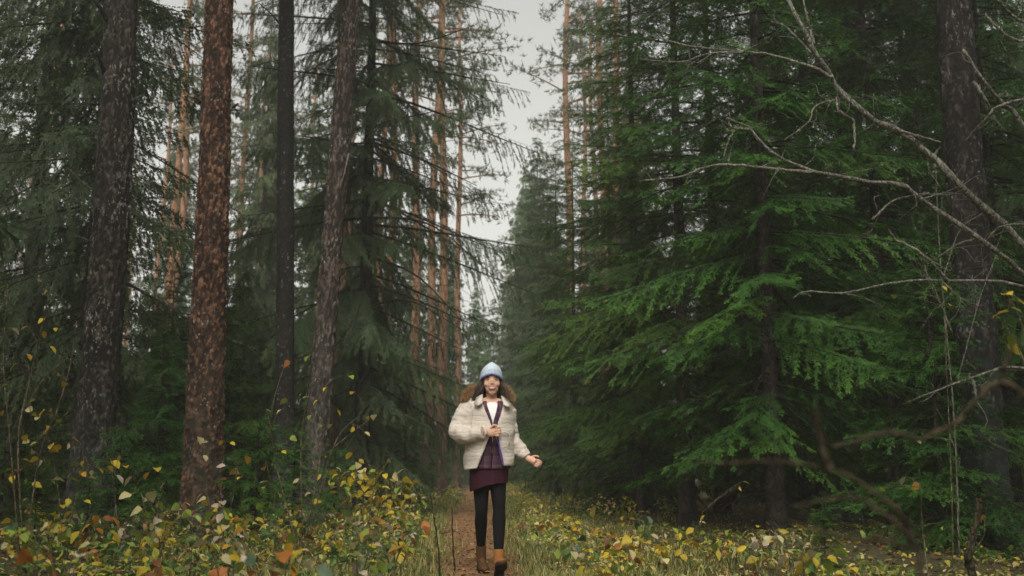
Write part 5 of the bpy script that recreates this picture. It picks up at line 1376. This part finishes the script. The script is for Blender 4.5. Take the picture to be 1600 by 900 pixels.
# --- bare grey branches reaching in from the right
def bare(name, label, base, Y, limbs, mat, cat, twigs=0, seed=0, dzs=0.3, group=None, names=("branch", "twig")):
    rng = np.random.default_rng(seed)
    t = tag(empty(name, (base[0], base[1], gz(*base))), label, cat, group); L = t.location
    for pts, w0, w1 in limbs:
        P = []
        for k, q in enumerate(pts):
            if len(q) == 3 and q[2] is None: P.append(Vector((q[0], q[1], gz(q[0], q[1]) - 0.05)) - L)
            else: P.append(at(q[0], q[1], Y + rng.uniform(-dzs, dzs) * 0.35 + (q[2] if len(q) > 2 else 0)) - L)
        C = catmull(P, 26)
        C = C + rng.normal(0, 1, C.shape) * (w0 * 0.10 * Y / F_PX)
        R = np.linspace(w0, w1, 26) * 0.5 * Y / F_PX * (1 + 0.12 * np.sin(np.arange(26) * 1.9 + rng.uniform(0, 6)))
        V, fs = tube(C, R, 7); b_o = obj(names[0], mesh_from("branch", V, fs, M[mat]), t)
        for q in range(twigs):
            i_ = int(rng.integers(3, 24)); p0 = C[i_]; tg = C[min(i_ + 1, 25)] - C[i_ - 1]; tg /= np.linalg.norm(tg)
            if p0[0] + L.x > Y * 0.52: continue
            dr = tg * rng.choice([-1, 1]) * 0.8 + np.array((rng.normal(0, 0.5), rng.normal(0, 0.5), rng.normal(0.1, 0.7))); dr /= np.linalg.norm(dr)
            ln = rng.uniform(0.10, 0.40)
            pts2 = catmull([p0, p0 + dr * ln * 0.4, p0 + dr * ln * 0.7 + rng.normal(0, 0.04, 3), p0 + dr * ln + rng.normal(0, 0.07, 3)], 9)
            V, fs = tube(pts2, np.linspace(min(R[i_] * 0.5, 0.005), 0.0012, 9), 4); obj(names[1], mesh_from("twig", V, fs, M[mat]), b_o)
    return t
bx_ = (5.6, 7.6)
bare("bare_tree", "bare grey dead branches of a leaning tree reaching across the upper right", bx_, 7.6, [
    ([(5.6, 7.6, None), (1830, 640), (1700, 470), (1600, 385), (1540, 328), (1490, 282), (1455, 243), (1395, 201), (1345, 171), (1300, 122), (1262, 62), (1225, -12)], 16, 7),
    ([(1302, 124), (1272, 106), (1205, 86), (1150, 80), (1080, 72), (1005, 52)], 6, 2), ([(1160, 82), (1110, 84), (1060, 97), (1000, 92)], 4, 1.5),
    ([(1325, 152), (1292, 159), (1272, 168), (1262, 192), (1225, 219)], 4, 1.5), ([(1308, 152), (1312, 174), (1334, 191), (1334, 234)], 7, 3),
    ([(1408, 205), (1438, 214), (1470, 225), (1462, 240), (1461, 262)], 5, 4),
    ([(1268, 84), (1250, 64), (1225, 40), (1205, 34)], 5, 1.5), ([(1272, 70), (1262, 30), (1255, 0)], 5, 2)], 'dead_twig', "dead tree", 4, 3)
bare("bare_tree", "bare grey limb with a forked tip below the leaning tree's branches at the right", (5.9, 7.3), 7.3, [
    ([(5.9, 7.3, None), (1760, 600), (1660, 480), (1600, 428), (1530, 373), (1440, 311), (1405, 288), (1345, 282), (1290, 272), (1262, 263), (1205, 238), (1172, 201), (1136, 184)], 10, 4),
    ([(1290, 272), (1200, 263), (1120, 258), (1060, 277), (1000, 283)], 6, 2.5), ([(1172, 202), (1142, 198), (1140, 176)], 4, 2), ([(1155, 195), (1138, 220), (1130, 250)], 4, 2), ([(1362, 343), (1398, 313), (1452, 301)], 4, 2),
    ([(1440, 311), (1475, 302), (1500, 303)], 3, 1.2), ([(1530, 373), (1500, 380), (1465, 402)], 3, 1.5), ([(1600, 350), (1560, 356), (1535, 385)], 4, 2)], 'dead_twig', "dead tree", 4, 4)
bare("dead_sapling", "thin pale branch lying nearly level across the middle of the right trees", (5.4, 7.0), 7.0, [
    ([(5.4, 7.0, None), (1760, 520), (1600, 447), (1480, 438), (1400, 441), (1320, 458), (1262, 455), (1238, 466)], 6, 2), ([(1480, 438), (1440, 396), (1402, 376), (1389, 358)], 6, 2.5), ([(1470, 438), (1500, 465), (1530, 478)], 3, 1.5)], 'dead_twig', "dead branch", 2, 5)
bare("dead_sapling", "pale thin branch curving down to the left at the right edge, above the blurred twigs", (4.6, 5.8), 5.8, [
    ([(4.6, 5.8, None), (1760, 620), (1600, 575), (1520, 590), (1450, 616), (1410, 632)], 6, 2), ([(1520, 590), (1525, 620), (1524, 650)], 5, 2)], 'dead_twig', "dead branch", 2, 6)
bare("dead_sapling", "pair of tan dead branches crossing in the upper right corner", (5.0, 6.6), 6.6, [
    ([(5.0, 6.6, None), (1720, 400), (1600, 197), (1570, 166), (1540, 130), (1505, 78)], 9, 5), ([(1600, 155), (1560, 166), (1540, 186), (1508, 220)], 6, 2), ([(1545, 180), (1530, 140), (1520, 128)], 6, 5), ([(1620, 60), (1590, 64), (1560, 45), (1540, 22)], 6, 3), ([(1640, 40), (1590, 30), (1560, 0)], 6, 4)], 'dead_twig', "dead branch", 2, 7)
bare("bare_shrub", "blurred brown crooked branches arching close to the camera at lower right", (0.80, 1.8), 1.8, [
    ([(0.80, 1.8, None), (1455, 960), (1432, 852), (1400, 796), (1350, 760), (1292, 732), (1200, 722), (1090, 725)], 11, 5), ([(1297, 734), (1283, 692), (1272, 636)], 12, 9), ([(1432, 852), (1385, 805), (1330, 776), (1240, 792)], 9, 5), ([(1440, 865), (1400, 850), (1300, 835), (1200, 802)], 9, 5)], 'brown_twig', "bush", 0, 8, 0.05)
bare("bare_shrub", "blurred brown twigs near the camera at the right edge, above the crooked branches", (1.2, 1.9), 1.9, [
    ([(1.2, 1.9, None), (1680, 760), (1600, 620), (1550, 600), (1500, 655), (1440, 688)], 12, 8), ([(1560, 605), (1570, 575), (1580, 545)], 12, 7), ([(1440, 688), (1390, 676), (1330, 692), (1300, 700)], 9, 6)], 'brown_twig', "bush", 0, 9, 0.05)
bare("twiggy_sapling", "crooked pale stick standing upright at the foot of the right lichened trunk", (gx(1530, 6.0), 6.0), 6.0, [
    ([(gx(1530, 6.0), 6.0, None), (1520, 895), (1513, 868), (1527, 810), (1530, 780)], 14, 10)], 'brown_twig', "stick", 0, 10, 0.05)
for px, Y, limbs, lab, sd in (
        (1500, 9.0, [((1490, 640), (1470, 420), (1462, 260)), ((1495, 600), (1530, 470), (1560, 390)), ((1488, 520), (1450, 430), (1420, 400)), ((1475, 430), (1500, 360), (1540, 330))], "bare twiggy sapling standing in front of the right lichened trunk", 41),):
    x_ = gx(px, Y)
    bare("bare_sapling", lab, (x_, Y), Y, [([(x_, Y, None)] + list(l) if k == 0 else list(l), 3.2 if k == 0 else 2.2, 1.0) for k, l in enumerate(limbs)], 'dead_twig', "sapling", 7, sd, 0.15)
for px, Y, top, lab in ((688, 8.0, (672, 770), "thin dark bare stem standing at the left edge of the path"), (712, 8.3, (706, 792), "shorter dark bare stem on the path beside the walker's boot")):
    bare("twiggy_sapling", lab, (gx(px, Y), Y), Y, [([(gx(px, Y), Y, None), (px - 4, 850), top], 3.5, 1.5)], 'twig', "stem", 1, px, 0.03)

# --- dead lower limbs under the near spruces, and their twiggy gloom
for t in [o for o in COL.objects if o.name.split('.')[0] == "green_spruce"]:
    rng = np.random.default_rng(int(abs(t.location.x) * 1000))
    for k in range(16):
        az = rng.uniform(0, 6.28); z = rng.uniform(0.35, 2.2); L = rng.uniform(0.5, 1.5)
        u = np.linspace(0, 1, 7); dro = rng.uniform(0.1, 0.5)
        P = np.stack([u * L * math.cos(az), u * L * math.sin(az), z - dro * L * u ** 1.6 + 0.03 * np.sin(9 * u + k)], 1) + rng.normal(0, 0.012, (7, 3)) * u[:, None]
        mb = MB(); mb.add(*tube(P, 0.009 * (1 - 0.85 * u), 4))
        for q in range(4):
            i_ = int(rng.integers(2, 6)); dr = np.array((math.cos(az + rng.choice([-1, 1]) * 0.8), math.sin(az + rng.choice([-1, 1]) * 0.8), rng.uniform(-0.5, 0.1))) * rng.uniform(0.12, 0.4)
            mb.add(*tube(np.stack([P[i_], P[i_] + dr * 0.5 + (0, 0, 0.01), P[i_] + dr]), np.array([0.004, 0.003, 0.001]), 3))
        obj("branch", mb.mesh("dead_limb", [M['twig']]), t)

# --- alike neighbours get told apart by their place, left to right in the view
same = {}
for o in COL.objects:
    if o.parent is None and o.get("label"): same.setdefault(o["label"], []).append(o)
ORD = ["leftmost", "second from left", "third from left", "fourth from left", "fifth from left", "sixth from left"]
for lab, os_ in same.items():
    if 1 < len(os_) <= 6:
        os_.sort(key=lambda o: o.location.x / max(o.location.y, 0.1))
        for k, o in enumerate(os_):
            w = ORD[k] if k < len(os_) - 1 else "rightmost"
            nl = f"{w} {lab}" if len(lab.split()) + len(w.split()) <= 16 else lab
            o["label"] = nl
# ------------------------------------------------------------------ haze
def haze_box():
    m = bpy.data.materials.new("mist"); m.use_nodes = True
    nt = m.node_tree; nt.nodes.clear()
    o = nt.nodes.new("ShaderNodeOutputMaterial"); v = nt.nodes.new("ShaderNodeVolumePrincipled")
    v.inputs["Color"].default_value = (0.95, 0.95, 0.90, 1); v.inputs["Density"].default_value = HAZE
    v.inputs["Anisotropy"].default_value = 0.2
    nt.links.new(v.outputs[0], o.inputs["Volume"])
    bm = bmesh.new(); bmesh.ops.create_cube(bm, size=1.0)
    me = bpy.data.meshes.new("haze"); bm.to_mesh(me); bm.free(); me.materials.append(m)
    h = obj("haze", me); h.location = (0, 68.5, 12.75); h.scale = (270, 170, 28.5)
    tag(h, "thin pale mist hanging between the trees", kind="stuff")
HAZE = 0.0026
haze_box()
